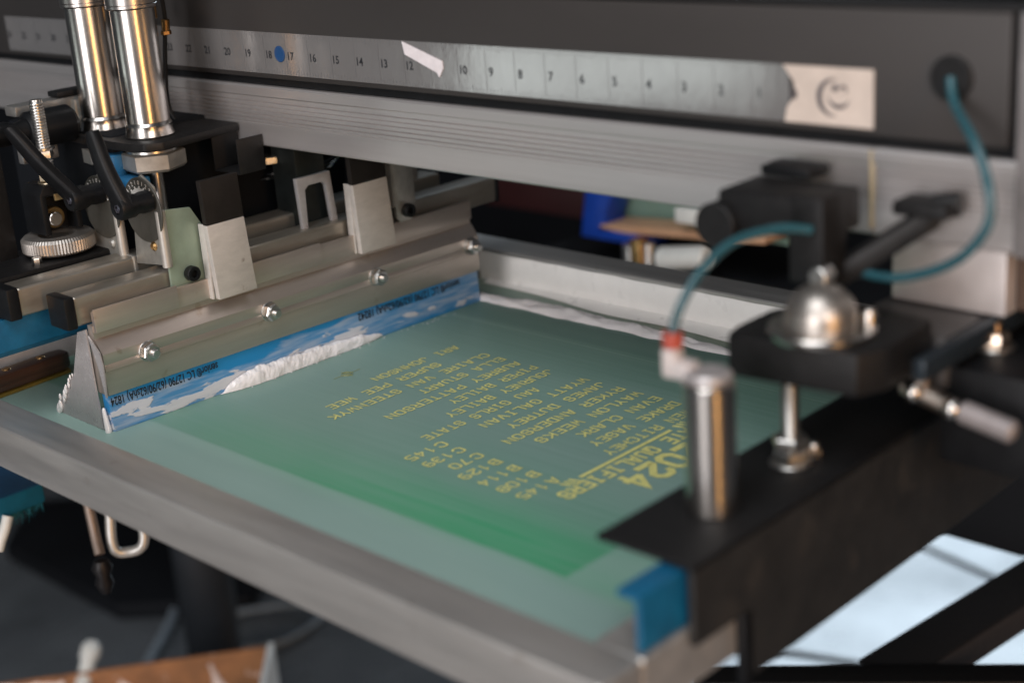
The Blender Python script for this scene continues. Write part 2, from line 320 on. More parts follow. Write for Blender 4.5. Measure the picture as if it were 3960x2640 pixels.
def ribbon(bm, pts, w, place):
    P = [Vector((a,b)) for a,b in pts]; closed = (P[0]-P[-1]).length < 1e-6
    if closed: P = P[:-1]
    n = len(P); Ls, Rs = [], []
    for i in range(n):
        a = P[i-1] if (i or closed) else None; b = P[(i+1)%n] if (i<n-1 or closed) else None
        d1 = (P[i]-a).normalized() if a is not None else None; d2 = (b-P[i]).normalized() if b is not None else None
        if d1 is None: d1 = d2
        if d2 is None: d2 = d1
        n1 = Vector((-d1.y,d1.x)); n2 = Vector((-d2.y,d2.x)); mm = (n1+n2); 
        mm = mm.normalized() if mm.length>1e-3 else n1; k = 1/max(.45, mm.dot(n1))
        ext = Vector((0,0))
        if not closed and i==0: ext = -d2*w*.5*.6
        if not closed and i==n-1: ext = d1*w*.5*.6
        Ls.append(bm.verts.new(place(P[i]+mm*w/2*k+ext))); Rs.append(bm.verts.new(place(P[i]-mm*w/2*k+ext)))
    for i in range(n if closed else n-1):
        j = (i+1)%n; bm.faces.new((Ls[i],Ls[j],Rs[j],Rs[i]))
def block_text(bm, s, y0, y1, xc, h, z=.0003, wt=1.1):       # reads towards -y, tops towards +x
    n = len(s); adv = 6.0; tot = n*adv-2.0+.0; sx = (y0-y1)/tot; sy = h/6
    lay = 0
    for i, ch in enumerate(s):
        for k, pl in enumerate(G[ch]):
            zz = z + .00002*((k)%3)
            def place(p, i=i, zz=zz): return Vector((xc - h/2 + p.y*sy, y0 - (i*adv+p.x)*sx, zz))
            ribbon(bm, pl, wt, place)
# ================================================================== THE SETTING
bm = BM(); box(bm, (-9,-3,-.95), (5,10,-.9), 0); obj('floor', bm, FLOOR, kind='structure', smooth=0)
bm = BM()
for p, q in (((-1.7,2.33,-.8985),(-.6,2.08,-.8985)),((-1.3,1.74,-.8985),(-.9,1.88,-.8985))):
    beam_box(bm, p, q, .014, .002, 0)
obj('floor_joint', bm, M('joint_filler',(.03,.03,.032),0,.8), kind='structure', smooth=0)
# ================================================================== SCREEN FRAME
H = .0296; YF0, YF1, YB0, YB1 = .4135, .4423, .8955, .9285
XL0, XL1, XR0, XR1 = -1.1023, -1.0727, -.407, -.377
fr = thing('printing_screen', 'aluminium framed printing screen with green mesh and yellow stencilled names', 'screen frame', ((XL0+XR1)/2,(YF0+YB1)/2,-.002))
def rail(a, b, nm='frame_rail', lab=None):
    bm = BM(); box(bm, a, b, .0028, seg=3); return obj(nm, bm, ALUD, fr, label=lab)
rail((XL0,YF0,-.0020),(XR1,YF1,H)); rail((XL0,YB0,-.002),(XR1,YB1,H))
rail((XL0+.001,YF1,-.0018),(XL1,YB0,H-.0003)); rail((XR0,YF1,-.0018),(XR1-.0003,YB0,H-.0003), lab='end rail of the frame under the black clamp')
bm = BM(); bmesh.ops.create_grid(bm, x_segments=60, y_segments=40, size=.5)
for v in bm.verts: v.co = Vector((XL1+.0005+(v.co.x+.5)*(XR0-XL1-.001), YF1+.0005+(v.co.y+.5)*(YB0-YF1-.001), 0))
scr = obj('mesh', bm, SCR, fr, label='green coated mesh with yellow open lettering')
bm = BM()
X0, PT = -.8150, .01655
rows = [('ARI JOHNSON',.7520,.6655),('SUPER PEE WEE',.7165,.6085),('CLAIRE VAN STEENWYK',.7520,.5965),('ELLA STUART',.7520,.6665),('AUBREY PATTERSON',.7520,.6200),('PIPER BAILEY',.7520,.6650),
 ('JOURNEY BAILEY',.7520,.6460),('AAU GIRLS STATE',.7190,.6085),('WYATT GALIVAN',.7530,.6465),('JAMES DUTREY',.7530,.6555),('RYKER ANDERSON',.7530,.6350),('WAYLON WEEKS',.7530,.6480),('EVAN CLARK',.7530,.6710),('DRAKE VASEY',.7530,.6640),('OWEN RITCHEY',.7530,.6580)]
for i,(s,a,b) in enumerate(rows): block_text(bm, s, a-.0006, b+.0006, X0+PT*i, .0078)
cls = {2:('C-145',),3:('C-139',),4:('C-70',),5:('B-129',),6:('B-114',),9:('B-108',),}
for i, s in ((7,'C-145'),(8,'C-139'),(9,'C-70'),(10,'B-129'),(11,'B-114'),(12,'B-108'),(14,'A-145')):
    pass
for i, s in ((8,'C'),(9,'C'),(10,'C'),(11,'B'),(12,'B'),(13,'B'),(14,'A')): block_text(bm, s, .6112, .6050, X0+PT*i, .0078)
for i, s in ((8,'145'),(9,'139'),(10,'70'),(11,'129'),(12,'114'),(13,'108'),(14,'145')):
    block_text(bm, s, .6005, .6005-.0074*len(s)+.0005, X0+PT*i-.0002, .0078)
block_text(bm, 'STATE QUALIFIERS', .7370, .5945, -.5628, .0102, wt=1.45)
block_text(bm, '2024', .6985, .6320, -.5412, .0205, wt=1.5)
beam_box(bm, (-.5729,.7115,.0003), (-.5729,.6215,.0003), .0030, .0002, 0)
for y0 in (.7190,.7230,.7270,.6160,.6120,.6080):
    beam_box(bm, (-.5765,y0-.0012,.0003), (-.5695,y0+.0012,.0003), .0018, .0002, 0)
obj('lettering', bm, YEL, scr, smooth=0)
bm = BM()
beam_box(bm, (-.8420,.6495,.0003), (-.8420,.6755,.0003), .0005, .0001, 0); beam_box(bm, (-.8490,.6625,.00025), (-.8350,.6625,.00025), .0005, .0001, 0)
for rr in (.0030,.0044):
    pts = [(-.8420+rr*math.cos(a*PI/12), .6625+rr*math.sin(a*PI/12), .0003) for a in range(24)]; tube(bm, pts, .0002, 4, 1, True)
obj('registration_mark', bm, YELD, scr, smooth=0)
bm = BM(); box(bm, (XL1-.0001,.4430,.0005), (XL1+.0010,.895,.0165), .0004); obj('ink_coating', bm, INKW, fr, label='pale dried ink low on the end wall')
# ink on the screen
def ridge(name, P, lab, mat=WHITE, seedo=0, grp=None, cat='ink'):
    # P: list of (x, y, halfwidth, height)
    bm = BM(); rings = []; seg = 12; n = 0
    for i in range(len(P)-1):
        a, b = P[i], P[i+1]
        for s in range(24):
            t = s/24; c = [a[k]*(1-t)+b[k]*t for k in range(4)]; rings.append(c)
    rings.append(P[-1]); R2 = []
    for k, (x,y,hw,hh) in enumerate(rings):
        d = Vector((P[-1][0]-P[0][0], P[-1][1]-P[0][1], 0)).normalized(); s = Vector((-d.y,d.x,0)); row = []
        for j in range(seg+1):
            t = j/seg*2-1; hgt = (1-t*t)**.7 if abs(t)<1 else 0
            q = Vector((x,y,0))+s*t*hw*(1+.35*noise.noise(Vector((k*.13+seedo,t*.6,3))))
            q.z = .0004+hh*hgt*(1+.55*noise.noise(Vector((k*.10+seedo,t*1.7,1)))+.22*noise.noise(Vector((k*.5,t*4,seedo))))
            row.append(bm.verts.new(q))
        R2.append(row)
    for A,B in zip(R2,R2[1:]):
        for j in range(seg): bm.faces.new((A[j],A[j+1],B[j+1],B[j]))
    return bm
bm = ridge('ink_ridge', [(-.888,.8520,.005,.005),(-.86,.8535,.0068,.005),(-.80,.8560,.0090,.0056),(-.75,.8540,.0068,.0048),(-.70,.8540,.0076,.005),(-.655,.8515,.0055,.0042),(-.60,.851,.0025,.0018),(-.54,.85,.0008,.0006)], '')
obj('ink_ridge', bm, WHITE, label='long thin ridge of white ink pushed along the far side of the screen mesh', cat='ink', loc=(-.77,.853,0), smooth=60)
# wet ink smeared on the inner wall of the back rail, ragged lower edge
bm = BM(); n = 120; prev = None
for i in range(n+1):
    x = -.985+.555*i/n if False else -.93+.50*i/n
    lo = .0045+.008*max(0,1-abs(i/n-.62)*2.2)*1.0+.003*noise.noise(Vector((i*.07,2,5)))
    top = .0262+.0006*noise.noise(Vector((i*.15,7,1)))
    ed = min(1,i/5)
    row = [bm.verts.new((x, YB0-.0004-.0016*math.sin(PI*t)*(1+.2*noise.noise(Vector((i*.05,t*1,9)))), (.0004 if t==0 else lo*.4*0)+(top)*t)) for t in [k/8 for k in range(9)]]
    if prev:
        for a in range(8): bm.faces.new((prev[a],prev[a+1],row[a+1],row[a]))
    prev = row
obj('ink_smear', bm, WHITE2, label='sheet of white ink smeared up the inner wall of the far frame rail', cat='ink', loc=(-.7,YB0,0), smooth=60)
bm = BM(); bmesh.ops.create_grid(bm, x_segments=90, y_segments=14, size=.5)
for v in bm.verts:
    a = v.co.x+.5; b = v.co.y+.5
    w = .024*(1+.35*noise.noise(Vector((a*5,0,4))))*min(1,.35+a*1.2)
    v.co = Vector((-.92+.49*a, YB0-.0008-w*(1-b), .0006+.0012*b*b+.0003*noise.noise(Vector((a*8,b*2,8)))))
obj('ink_pool_reflection', bm, WHITE2, label='pale ink pool with the wall reflection painted in, on the mesh along the far frame rail', cat='ink', loc=(-.7,YB0,0), smooth=60)  # white sheet holds both pooled ink and the wall's reflection as colour
bm = BM()
for x,y,s in ((-.4180,.4750,.006),(-.4150,.4870,.006),(-.4200,.4640,.005),(-.5,.452,.004),(-.72,.4465,.0013),(-.66,.4455,.001),(-.44,.46,.005),(-.428,.475,.004),(-.435,.449,.003)):
    bmesh.ops.create_icosphere(bm, subdivisions=2, radius=s, matrix=Matrix.Translation((x,y,.0006)) @ Matrix.Diagonal((1.6,1.1,.25,1)))
obj('ink_droplets', bm, WHITE, label='few small smudges of white ink by the near rail', cat='ink', kind='stuff', loc=(-.6,.45,0))
# ================================================================== SQUEEGEE
TIPA = Vector((-.8927,.492,0)); TIPB = Vector((-.8838,.848,0)); L_ = (TIPB-TIPA).length
ang = math.atan2(-(TIPB-TIPA).x, (TIPB-TIPA).y)
Q = Matrix.Translation(TIPA) @ Matrix.Rotation(ang, 4, 'Z')          # local: x towards viewer, y along the squeegee, z up
def q(x,y,z): return Q @ Vector((x,y,z))
sq = thing('squeegee', 'long aluminium squeegee holder with blue rubber blade smeared with white ink', 'squeegee', q(-.006,L_/2,0))
sqr = (TIPB-TIPA).normalized()
prof = [(-.0125,.0275),(.0012,.0275),(.0016,.0283),(.0014,.0445),(.0024,.0452),(.0024,.0495),(.0021,.0500),(.0021,.0503),(.0024,.0508),(.0022,.0578),(.0012,.0590),(-.0040,.0662),(-.0062,.0675),(-.0062,.0770),(-.0125,.0770),(-.0125,.0600),(-.0150,.0500)]
bm = BM(); prism(bm, prof, 'y', 0, L_, 0, Q); obj('holder', bm, HOLD, sq)
bm = BM(); prism(bm, [(-.0062,.0722),(-.0030,.0722),(-.0030,.0872),(-.0062,.0872)], 'y', .0005, L_-.0005, .0005, Q); obj('holder_lip', bm, HOLD, sq)
for a, b in ((0,.067),(.117,.196)):
    bm = BM(); prism(bm, [(-.0028,.0728),(-.0012,.0728),(-.0012,.0895),(-.0028,.0895)], 'y', a, b, .0005, Q); obj('lip_plate', bm, HOLD, sq)
bm = BM(); prism(bm, [(-.0085,.0),(-.0002,.0),(.0000,.0010),(-.0030,.0600),(-.0110,.0600)], 'y', .0008, L_-.0008, .0003, Q)
bl = obj('blade', bm, BLADE, sq)
bm = BM()
TXT = 'senior® LC 12790 (62/90/62shA) 18242'
def blade_text(bm, ystart, yend, s=TXT):
    n = Vector((1,0,.05)).normalized()
    text_bm(bm, s, .0088, q(.00005,ystart,.0250), -sqr, (.03,0,-1), .0001, width=ystart-yend, bold=.00012)
blade_text(bm, .3335, .2235); obj('print', bm, INKT, bl, smooth=0); bm = BM()
blade_text(bm, .0905, .0015, 'senior® LC 12790 (62/90/62shA) 1824')
obj('print', bm, INKT, bl, smooth=0)
for (y,z) in ((.0345,.0508),(.1395,.0508),(.2440,.0510),(.3465,.0512)):
    bm = BM(); a = q(.0022,y,z); d = (Q.to_3x3() @ Vector((1,0,0)))
    cyl(bm, a, a+d*.0010, .0075, 32); wsh = obj('washer', bm, STEEL, sq)
    bm = BM(); hexnut(bm, a+d*.0010, a+d*.0066, .0070, ph=random.random()); lathe(bm, a+d*.0066, a+d*.0084, [(.0058,0),(.0052,.0014),(.0036,.0016),(0,.0016)], 24); obj('nut', bm, STEEL, sq)
    bm = BM(); thread(bm, a+d*.0080, a+d*.0120, .0032, .0008); obj('bolt_end', bm, STEEL, sq)
# clear ink guard wrapped round the left end
def sheet(bm, pts, th):
    A = [bm.verts.new(Vector(p)) for p in pts]; nn = (A[1].co-A[0].co).cross(A[2].co-A[0].co).normalized()*th
    B = [bm.verts.new(v.co+nn) for v in A]; n = len(A); bm.faces.new(A[::-1]); bm.faces.new(B)
    for i in range(n): bm.faces.new((A[i],A[(i+1)%n],B[(i+1)%n],B[i]))
y0 = -.0022
bm = BM(); sheet(bm, [q(-.0245,y0,.0700),q(-.0125,y0,.0740),(q(-.0120,y0,.027)),q(-.0100,y0,.0005),q(-.068,y0,-.0002),q(-.071,y0,.0085),q(-.0405,y0,.0360)], .0012)
obj('end_guard', bm, CLEAR, sq, label='cloudy ink splashed guard at the left end')
bm = BM(); sheet(bm, [q(-.010,y0-.0002,.0700),q(.0022,y0-.0002,.0600),q(.0042,y0-.0002,.0510),q(.0038,y0-.0002,.0400),q(.0024,y0-.0002,.0270),q(.0005,y0-.0002,.0280),q(-.0018,y0-.0002,.0460)], .001)
obj('end_guard_lip', bm, CLEAR, sq)
bm = BM()
blk = None
for i in range(14):
    t = (i/13)**1.4; p = q(-.071+.030*t+random.gauss(0,.0012), y0-.0008, .002+.034*t+random.gauss(0,.0012))
    bmesh.ops.create_icosphere(bm, subdivisions=2, radius=(.0030-.0022*t)*(.6+.5*random.random()), matrix=Matrix.Translation(p) @ Matrix.Diagonal((.8,.7,1.9,1)))
obj('ink_crust', bm, WHITE, sq, label='crust of white ink on the rim of the end guard'); bm = BM()
for i in range(16):
    t = i/15; p = q(.0000-.004*(1-t)-.006*t, -.0018, .001+.014*t)
    bmesh.ops.create_icosphere(bm, subdivisions=2, radius=.0030-.0012*t, matrix=Matrix.Translation(p) @ Matrix.Diagonal((.9,.8,1.6,1)))
obj('ink_drip', bm, WHITE, sq, label='thick white ink at the foot of the blade end')
# heaped roll of ink against the blade
bm = BM(); N = 240; seg = 12; rows_ = []
for i in range(N+1):
    t = i/N; y = .088+.154*t
    env = min(1,t*5)**.6*min(1,(1-t)*6)**.5; amp = env*(1-.45*t)
    fold = .5+.5*abs(math.sin(i*.21+3*noise.noise(Vector((i*.02,0,0)))))
    hgt = amp*(.0125+.0022*noise.noise(Vector((i*.035,5,0)))+.0016*fold*abs(noise.noise(Vector((i*.09,1,0)))))
    dp = amp*(.0072+.0015*noise.noise(Vector((i*.05,9,2))))+.0003
    sl = .010*(1-t)*0
    row = []
    for j in range(seg+1):
        a = PI*.5*j/seg; k = 1+.10*noise.noise(Vector((i*.05+j*.12,j*.2,3)))+.10*noise.noise(Vector((i*.10+j*.16,j*.22,7)))+.05*noise.noise(Vector((i*.27,j*.3,5)))+.05*noise.noise(Vector((i*.6,j*.5,2)))
        row.append(bm.verts.new(q(.0004+dp*math.cos(a)**.8*k if j<seg else .0003, y+.004*math.sin(a), .0004+hgt*math.sin(a)*k)))
    rows_.append(row)
for A,B in zip(rows_,rows_[1:]):
    for j in range(seg): bm.faces.new((A[j],A[j+1],B[j+1],B[j]))
obj('ink_roll', bm, WHITE, label='ruffled roll of thick white ink heaped against the blue blade', cat='ink', loc=q(.004,.165,0), smooth=70)
bm = BM()
for i in range(70):
    t = random.random(); p = q(.0035+.006*random.random()**2, .1+.22*t, .0004)
    bmesh.ops.create_icosphere(bm, subdivisions=1, radius=.0003+.0004*random.random(), matrix=Matrix.Translation(p) @ Matrix.Diagonal((1,1,.5,1)))
obj('ink_beads', bm, WHITE, label='tiny ink beads along the line where the blade meets the mesh', cat='ink', kind='stuff', loc=q(.005,.2,0))
# ================================================================== PUTTY KNIFE
kn = thing('ink_knife', 'dark wooden ink knife handle with rivets lying on the mesh', 'knife', (-1.045,.49,.0))
KM = Matrix.Translation((-1.0450,.5460,.0030)) @ Matrix.Rotation(math.radians(4), 4, 'Z')
bm = BM(); prism(bm, [(-.0070,0),(.0050,.0),(.0095,-.010),(.0095,-.15),(-.0095,-.15),(-.0095,-.008)], 'z', 0, .0135, .003, KM)
hdl = obj('handle', bm, WOODH, kn)
for y in (-.022,-.052):
    bm = BM(); cyl(bm, KM@Vector((-.001,y,.0130)), KM@Vector((-.001,y,.0142)), .0032, 24); obj('rivet', bm, BRASS, hdl)
bm = BM(); prism(bm, [(-.0125,-.148),(.0125,-.148),(.020,-.24),(-.020,-.24)], 'z', .005, .0062, 0, KM); obj('knife_blade', bm, STEEL, kn)
bm = BM(); prism(bm, [(-.0080,.0015),(.0100,-.004),(.0115,-.15),(-.0105,-.15)], 'z', -.0028, -.0004, .0004, KM); obj('tang', bm, M('oily_brass_tang',(.3,.2,.04),.5,.4), kn)
# ================================================================== SQUEEGEE CARRIAGE : two square tubes, arms, clips
fb = thing('squeegee_clamp', 'square steel tube clamp holding the squeegee with two screwed arms and grey clips', 'clamp', (-.912,.68,.09))
def sqtube(bm, x0, x1, ya, yb, z0, z1, M4=None):
    box(bm, (x0,ya,z0), (x1,yb,z1), .0028, M4, 3)
RT = Matrix.Translation((-.905,.48,0)) @ Matrix.Rotation(ang, 4, 'Z') @ Matrix.Translation((.905,-.48,0))
RT2 = RT
bm = BM(); sqtube(bm, -.927,-.905,.4845,.887,.0775,.0985, RT2); obj('square_tube', bm, TUBE, fb)
bm = BM(); box(bm, (-.9285,.4770,.0765), (-.9035,.4850,.0995), .0015, RT2); obj('end_cap', bm, BLACK, fb)
bm = BM(); box(bm, (-.9285,.8865,.0765), (-.9035,.8895,.0995), .0015, RT2); obj('end_cap', bm, BLACK, fb)
def arm(y0,y1,x,zt,zb,cut=None):
    bm = BM(); poly = [(y0,zb+.004),(y0+.004,zb),(y1-.006,zb),(y1,zb+.006),(y1,zt-.012),(y1-.007,zt),(y0,zt)]
    prism(bm, poly, 'x', x-.0028, x, .0006); return bm
# right arm
obj('arm', arm(.7665,.7880,-.8880,.150,.0865), GALV, fb)
bm = BM(); prism(bm, [(.7665,.100),(.7665,.16),(.7640,.16),(.7640,.100)], 'x', -.915, -.888, 0); obj('arm_flange', bm, GALV, fb)
def sock(y,z,x):
    bm = BM(); lathe(bm, (x,y,z), (x+.006,y,z), [(.0052,0),(.0055,.0008),(.0055,.0055),(.0050,.0060),(.0028,.0060),(.0028,.0030),(0,.0030)], 32); return obj('cap_screw', bm, BLACK, fb)
sock(.7770,.0955,-.8878); sock(.5738,.0945,-.8958)
# spring clips: grey anodised folded plates standing on the lip
for y0, y1, yt in ((.5865,.6185,.0),(.7225,.7570,.0)):
    bm = BM(); prism(bm, [(y0+.0015,.0722),(y1+.003,.0722),(y1-.0005,.1275),(y0-.001,.1275)], 'x', -.8890, -.8840, .0005); c = obj('clip', bm, MATT, fb)
    bm = BM(); prism(bm, [(y0-.001,.1278),(y1-.0005,.1278),(y1-.0015,.1600),(y0-.002,.1600)], 'x', -.8890, -.8841, .0004); obj('clip_sleeve', bm, M('dark_clip_paint_%d'%int(y0*1000),(.012,.010,.009),0,.6,.2,120,bump=.1,spec=.2), fb)
    bm = BM(); prism(bm, [(-.8960,.0722),(-.8890,.0722),(-.8890,.1278),(-.8960,.1278)], 'y', y0-.0005, y0+.0010, .0003); obj('clip_side', bm, MATT, fb)
# n-shaped brackets behind the clips
for y0 in (.6870,.5400):
    if y0 < .6: continue
    bm = BM(); yy = y0; x = -.9060
    prism(bm, [(yy,.094),(yy+.0045,.094),(yy+.0055,.128),(yy+.009,.131),(yy+.023,.131),(yy+.026,.128),(yy+.029,.094),(yy+.0345,.094),(yy+.031,.138),(yy-.002,.138)], 'x', x-.004, x, .0004)
    obj('bridge_bracket', bm, M('grey_cast_bracket',(.4,.39,.4),.4,.45,.1,150), fb)
bm = BM(); box(bm, (-.9600,.7040,.088), (-.9300,.7330,.190), .0015); obj('rear_support', bm, M('dark_zinc',(.035,.042,.042),.5,.45,.25,60), fb)
bm = BM(); box(bm, (-.9480,.7700,.098), (-.9400,.8400,.118), .0012); obj('rear_bar', bm, GALV, fb)
# U bracket with the angle dial, front
def dial_bracket(xc, yc, zb, zt, rt, label, grp, extra=True):
    t = thing('angle_bracket', label, 'bracket', (xc, yc, zb), grp)
    bm = BM(); prism(bm, [(xc-.0395,zb-.004),(xc,zb),(xc,zt),(xc-.004,zt+.016),(xc-.018,zt+.023),(xc-.031,zt+.016),(xc-.034,zt-.004)], 'y', yc, yc+.0022, .0005); obj('side_plate', bm, BRKT, t)
    bm = BM(); cyl(bm, (xc-.0016,yc+.0016,zb-.002), (xc-.0016,yc+.0016,zt-.001), .0036, 24); obj('folded_edge', bm, M('bright_fold',(.42,.40,.37),.6,.5,.1,200), t)
    if extra:
        bm = BM(); prism(bm, [(yc+.002,zb-.018),(yc+.030,zb-.020),(yc+.0345,zb-.014),(yc+.0345,zt-.019),(yc+.026,zt-.004),(yc+.002,zt-.001)], 'x', xc-.003, xc-.0005, .0006); obj('front_plate', bm, GRN, t)
    bm = BM(); lathe(bm, (xc-.0125,yc,zb+.0125), (xc-.0125,yc-.003,zb+.0125), [(.0034,0),(.0034,.0006),(.0022,.0020),(0,.0025)], 24); obj('rivet', bm, BRASS if extra else GALV, t)
    # dial
    cy, cz = yc-.0014, zt-.002
    bm = BM(); cx = xc-.0185; cyl(bm, (cx,yc,cz), (cx,yc-.0014,cz), .0235, 64, .0004); d = obj('dial', bm, M('dial_grey_%d'%int(-xc*1000),(.06,.058,.05),.3,.45,.2,100,bump=.2), t)
    bm = BM()
    for i in range(-9,10):
        a = math.radians(i*6.5); lng = .0045 if i%3==0 else .003
        for rr0 in (.0128,):
            p = Vector((cx+rr0*math.sin(a), cy-.00025, cz+rr0*math.cos(a))); p2 = Vector((cx+(rr0+lng)*math.sin(a), cy-.00025, cz+(rr0+lng)*math.cos(a)))
            beam_box(bm, p, p2, .00035, .0013, 0, up=(math.cos(a),0,-math.sin(a)))
    for i,sx in zip(range(-4,5),'432101234'):
        a = math.radians(i*13)
        text_bm(bm, sx, .0046, (cx+.0182*math.sin(a)-.0012*math.cos(a), cy-.0003, cz+.0182*math.cos(a)+.0012*math.sin(a)), (math.cos(a),0,-math.sin(a)), (math.sin(a),0,math.cos(a)), .0001)
    obj('dial_marks', bm, M('dial_white_%d'%int(-xc*1000),(.55,.53,.5),0,.5,.1,100), d, smooth=0)
    return t
dial_bracket(-.8975,.557,.1040,.1445,0,'front steel angle bracket with white scale dial and folded plate with the green mesh reflection painted on','angle brackets with dials')
dial_bracket(-.9535,.557,.0985,.1400,0,'rear steel angle bracket with dial half hidden by a black lever','angle brackets with dials', False)
# levers
def lever(hub, tip, lab):
    h = Vector(hub); t = thing('ratchet_lever', lab, 'lever', h, 'black clamping levers')
    bm = BM(); yb = .556-.0022; lathe(bm, (h.x,yb,h.z), (h.x,h.y,h.z), [(0,0),(.0076,0),(.0078,.006),(.0070,.010),(.0086,.014),(.0088,yb-h.y-.002),(.0078,yb-h.y),(.0042,yb-h.y),(.0042,yb-h.y-.002),(0,yb-h.y-.002)], 40); obj('hub', bm, BLACK, t)
    bm = BM(); lathe(bm, (h.x,h.y+.0015,h.z), (h.x,h.y-.0003,h.z), [(0,0),(.0036,0),(.0036,.0014),(.0022,.0018),(.0020,.0006),(0,.0006)], 6); obj('screw', bm, M('lever_screw_%d'%int(-h.x*1000),(.12,.12,.15),.8,.3), t)
    bm = BM(); p = Vector((h.x,h.y+.006,h.z)); q_ = Vector(tip); d = q_-p; N = 14; s = Vector((0,1,0)); dn = d.normalized(); w = dn.cross(s).normalized(); rings = []
    for i in range(N+1):
        k = i/N; c = p+d*k+s*(-.002*math.sin(PI*k)); hw = .0090-.0026*k if k<.9 else .0066-.02*(k-.9); th = .0056-.0012*k
        rings.append([bm.verts.new(c+w*hw*math.copysign(abs(math.cos(a))**.7,math.cos(a))+s*th*math.copysign(abs(math.sin(a))**.7,math.sin(a))) for a in [2*PI*j/16 for j in range(16)]])
    for A,B in zip(rings,rings[1:]):
        for j in range(16): bm.faces.new((A[j],A[(j+1)%16],B[(j+1)%16],B[j]))
    bm.faces.new(rings[0]); bm.faces.new(rings[-1]); obj('arm', bm, BLACK, t)
    return t
lever((-.9033,.528,.1511), (-.9195,.528,.2035), 'front black ratchet lever crossing the second chrome cylinder')
lever((-.9663,.528,.1500), (-.990,.505,.2040), 'rear black ratchet lever leaning towards the threaded rod')
# flood bar tube behind
rt = thing('flood_bar_tube', 'rear square steel tube with black plastic end cap behind the squeegee clamp', 'steel tube', (-.955,.6,.09))
bm = BM(); sqtube(bm, -.969,-.945,.4650,.86,.0830,.1035, RT); obj('square_tube', bm, TUBE, rt)
bm = BM(); box(bm, (-.9705,.4565,.0818), (-.9435,.4655,.1048), .0015, RT); obj('end_cap', bm, BLACK, rt)
bm = BM(); box(bm, (-.970,.5570,.0825), (-.9435,.5600,.1042), .0006, RT); obj('joint_plate', bm, GALV, rt)
bm = BM(); hexnut(bm, (-.932,.566,.0985), (-.932,.566,.1045), .0048); thread(bm, (-.932,.566,.1045), (-.932,.566,.109), .0026); obj('bolt', bm, STEEL, rt)
bm = BM(); prism(bm, [(-.9660,.080),(-.9610,.080),(-.9610,.057),(-.9660,.052)], 'y', .44, .87, .0005); obj('flood_blade', bm, BLUE, rt)
# black slotted bracket with knurled knob and clevis
kb = thing('pressure_adjuster', 'black clevis adjuster with knurled steel wheel and threaded rod at far left', 'adjuster', (-1.0,.5325,.105))
kx, ky = -1.0, .5326
bm = BM(); box(bm, (-1.035,.42,.1000), (-.972,.560,.1060), .002); obj('base_plate', bm, BLKM, kb)
bm = BM(); SG = 144; R1, z0_, z1_ = .0268, .1085, .1200; ring = []
prof_k = [(.0215,z0_),(.0255,z0_),(R1,z0_+.0014),(R1,z1_-.0022),(.0245,z1_),(.014,z1_),(.012,z1_-.002),(0,z1_-.002)]
rg = []
for rad, z in prof_k:
    if rad == 0: rg.append([bm.verts.new((kx,ky,z))]); continue
    rg.append([bm.verts.new((kx+(rad-(.0006 if (i%2 and rad>.0262) else 0))*math.cos(2*PI*i/SG), ky+(rad-(.0006 if (i%2 and rad>.0262) else 0))*math.sin(2*PI*i/SG), z)) for i in range(SG)])
for A,B in zip(rg,rg[1:]):
    for i in range(SG):
        j=(i+1)%SG
        if len(B)==1: bm.faces.new((A[i],A[j],B[0]))
        else: bm.faces.new((A[i],A[j],B[j],B[i]))
bm.faces.new(rg[0]); obj('knurled_wheel', bm, M('knurled_steel',(.42,.39,.36),.9,.45,.15,60,bump=.1), kb, smooth=15)
bm = BM(); hexnut(bm, (kx+.004,ky,.1000), (kx+.004,ky,.1070), .0050); lathe(bm,(kx+.004,ky,.0965),(kx+.004,ky,.0985),[(0,0),(.0062,0),(.0062,.0015),(0,.0018)],24); hexnut(bm,(-.985,.505,.1055),(-.985,.505,.1105),.0036); obj('bolt', bm, STEEL, kb)
bm = BM(); prism(bm, [(.5185,.122),(.5185,.152),(.5225,.1585),(.5440,.1585),(.5495,.1525),(.5495,.122),(.5450,.122),(.5450,.1500),(.5235,.1500),(.5235,.122)], 'x', -1.018, -.990, .0015); obj('clevis', bm, BLACK, kb)
bm = BM(); box(bm, (-1.018,.522,.1215), (-1.004,.546,.1475), .001); obj('clevis_block', bm, BLACK, kb)
bm = BM(); cyl(bm, (-1.003,.531,.1330), (-.996,.531,.1330), .0080, 32); obj('brass_ring', bm, M('stained_brass',(.26,.18,.08),.9,.35,.2,90), kb)
bm = BM(); cyl(bm, (-.996,.5285,.1330), (-.990,.5285,.1330), .0052, 32); obj('pin', bm, CHROME, kb)
bm = BM(); box(bm, (-.9905,.5295,.1465), (-.9885,.5385,.1515), .0005); obj('nut_face', bm, M('gold_zinc',(.5,.38,.2),.8,.3), kb)
bm = BM(); lathe(bm,(kx,.5340,.1580),(kx,.5340,.1600),[(0,0),(.0088,0),(.0088,.0014),(0,.0016)],32); hexnut(bm,(kx,.5340,.1598),(kx,.5340,.1672),.0076,ph=.5); obj('lock_nut', bm, M('gold_zinc_nut',(.5,.42,.3),.9,.28), kb)
bm = BM(); thread(bm,(kx,.5335,.1672),(kx,.5335,.219),.0052,.0021); obj('threaded_rod', bm, STEEL, kb)
bm = BM(); lathe(bm,(kx,.5325,.1830),(kx,.5325,.1850),[(0,0),(.0088,0),(.0088,.0014),(0,.0016)],32); hexnut(bm,(kx,.5325,.1765),(kx,.5325,.1830),.0072,ph=.2); obj('nut', bm, STEEL, kb)
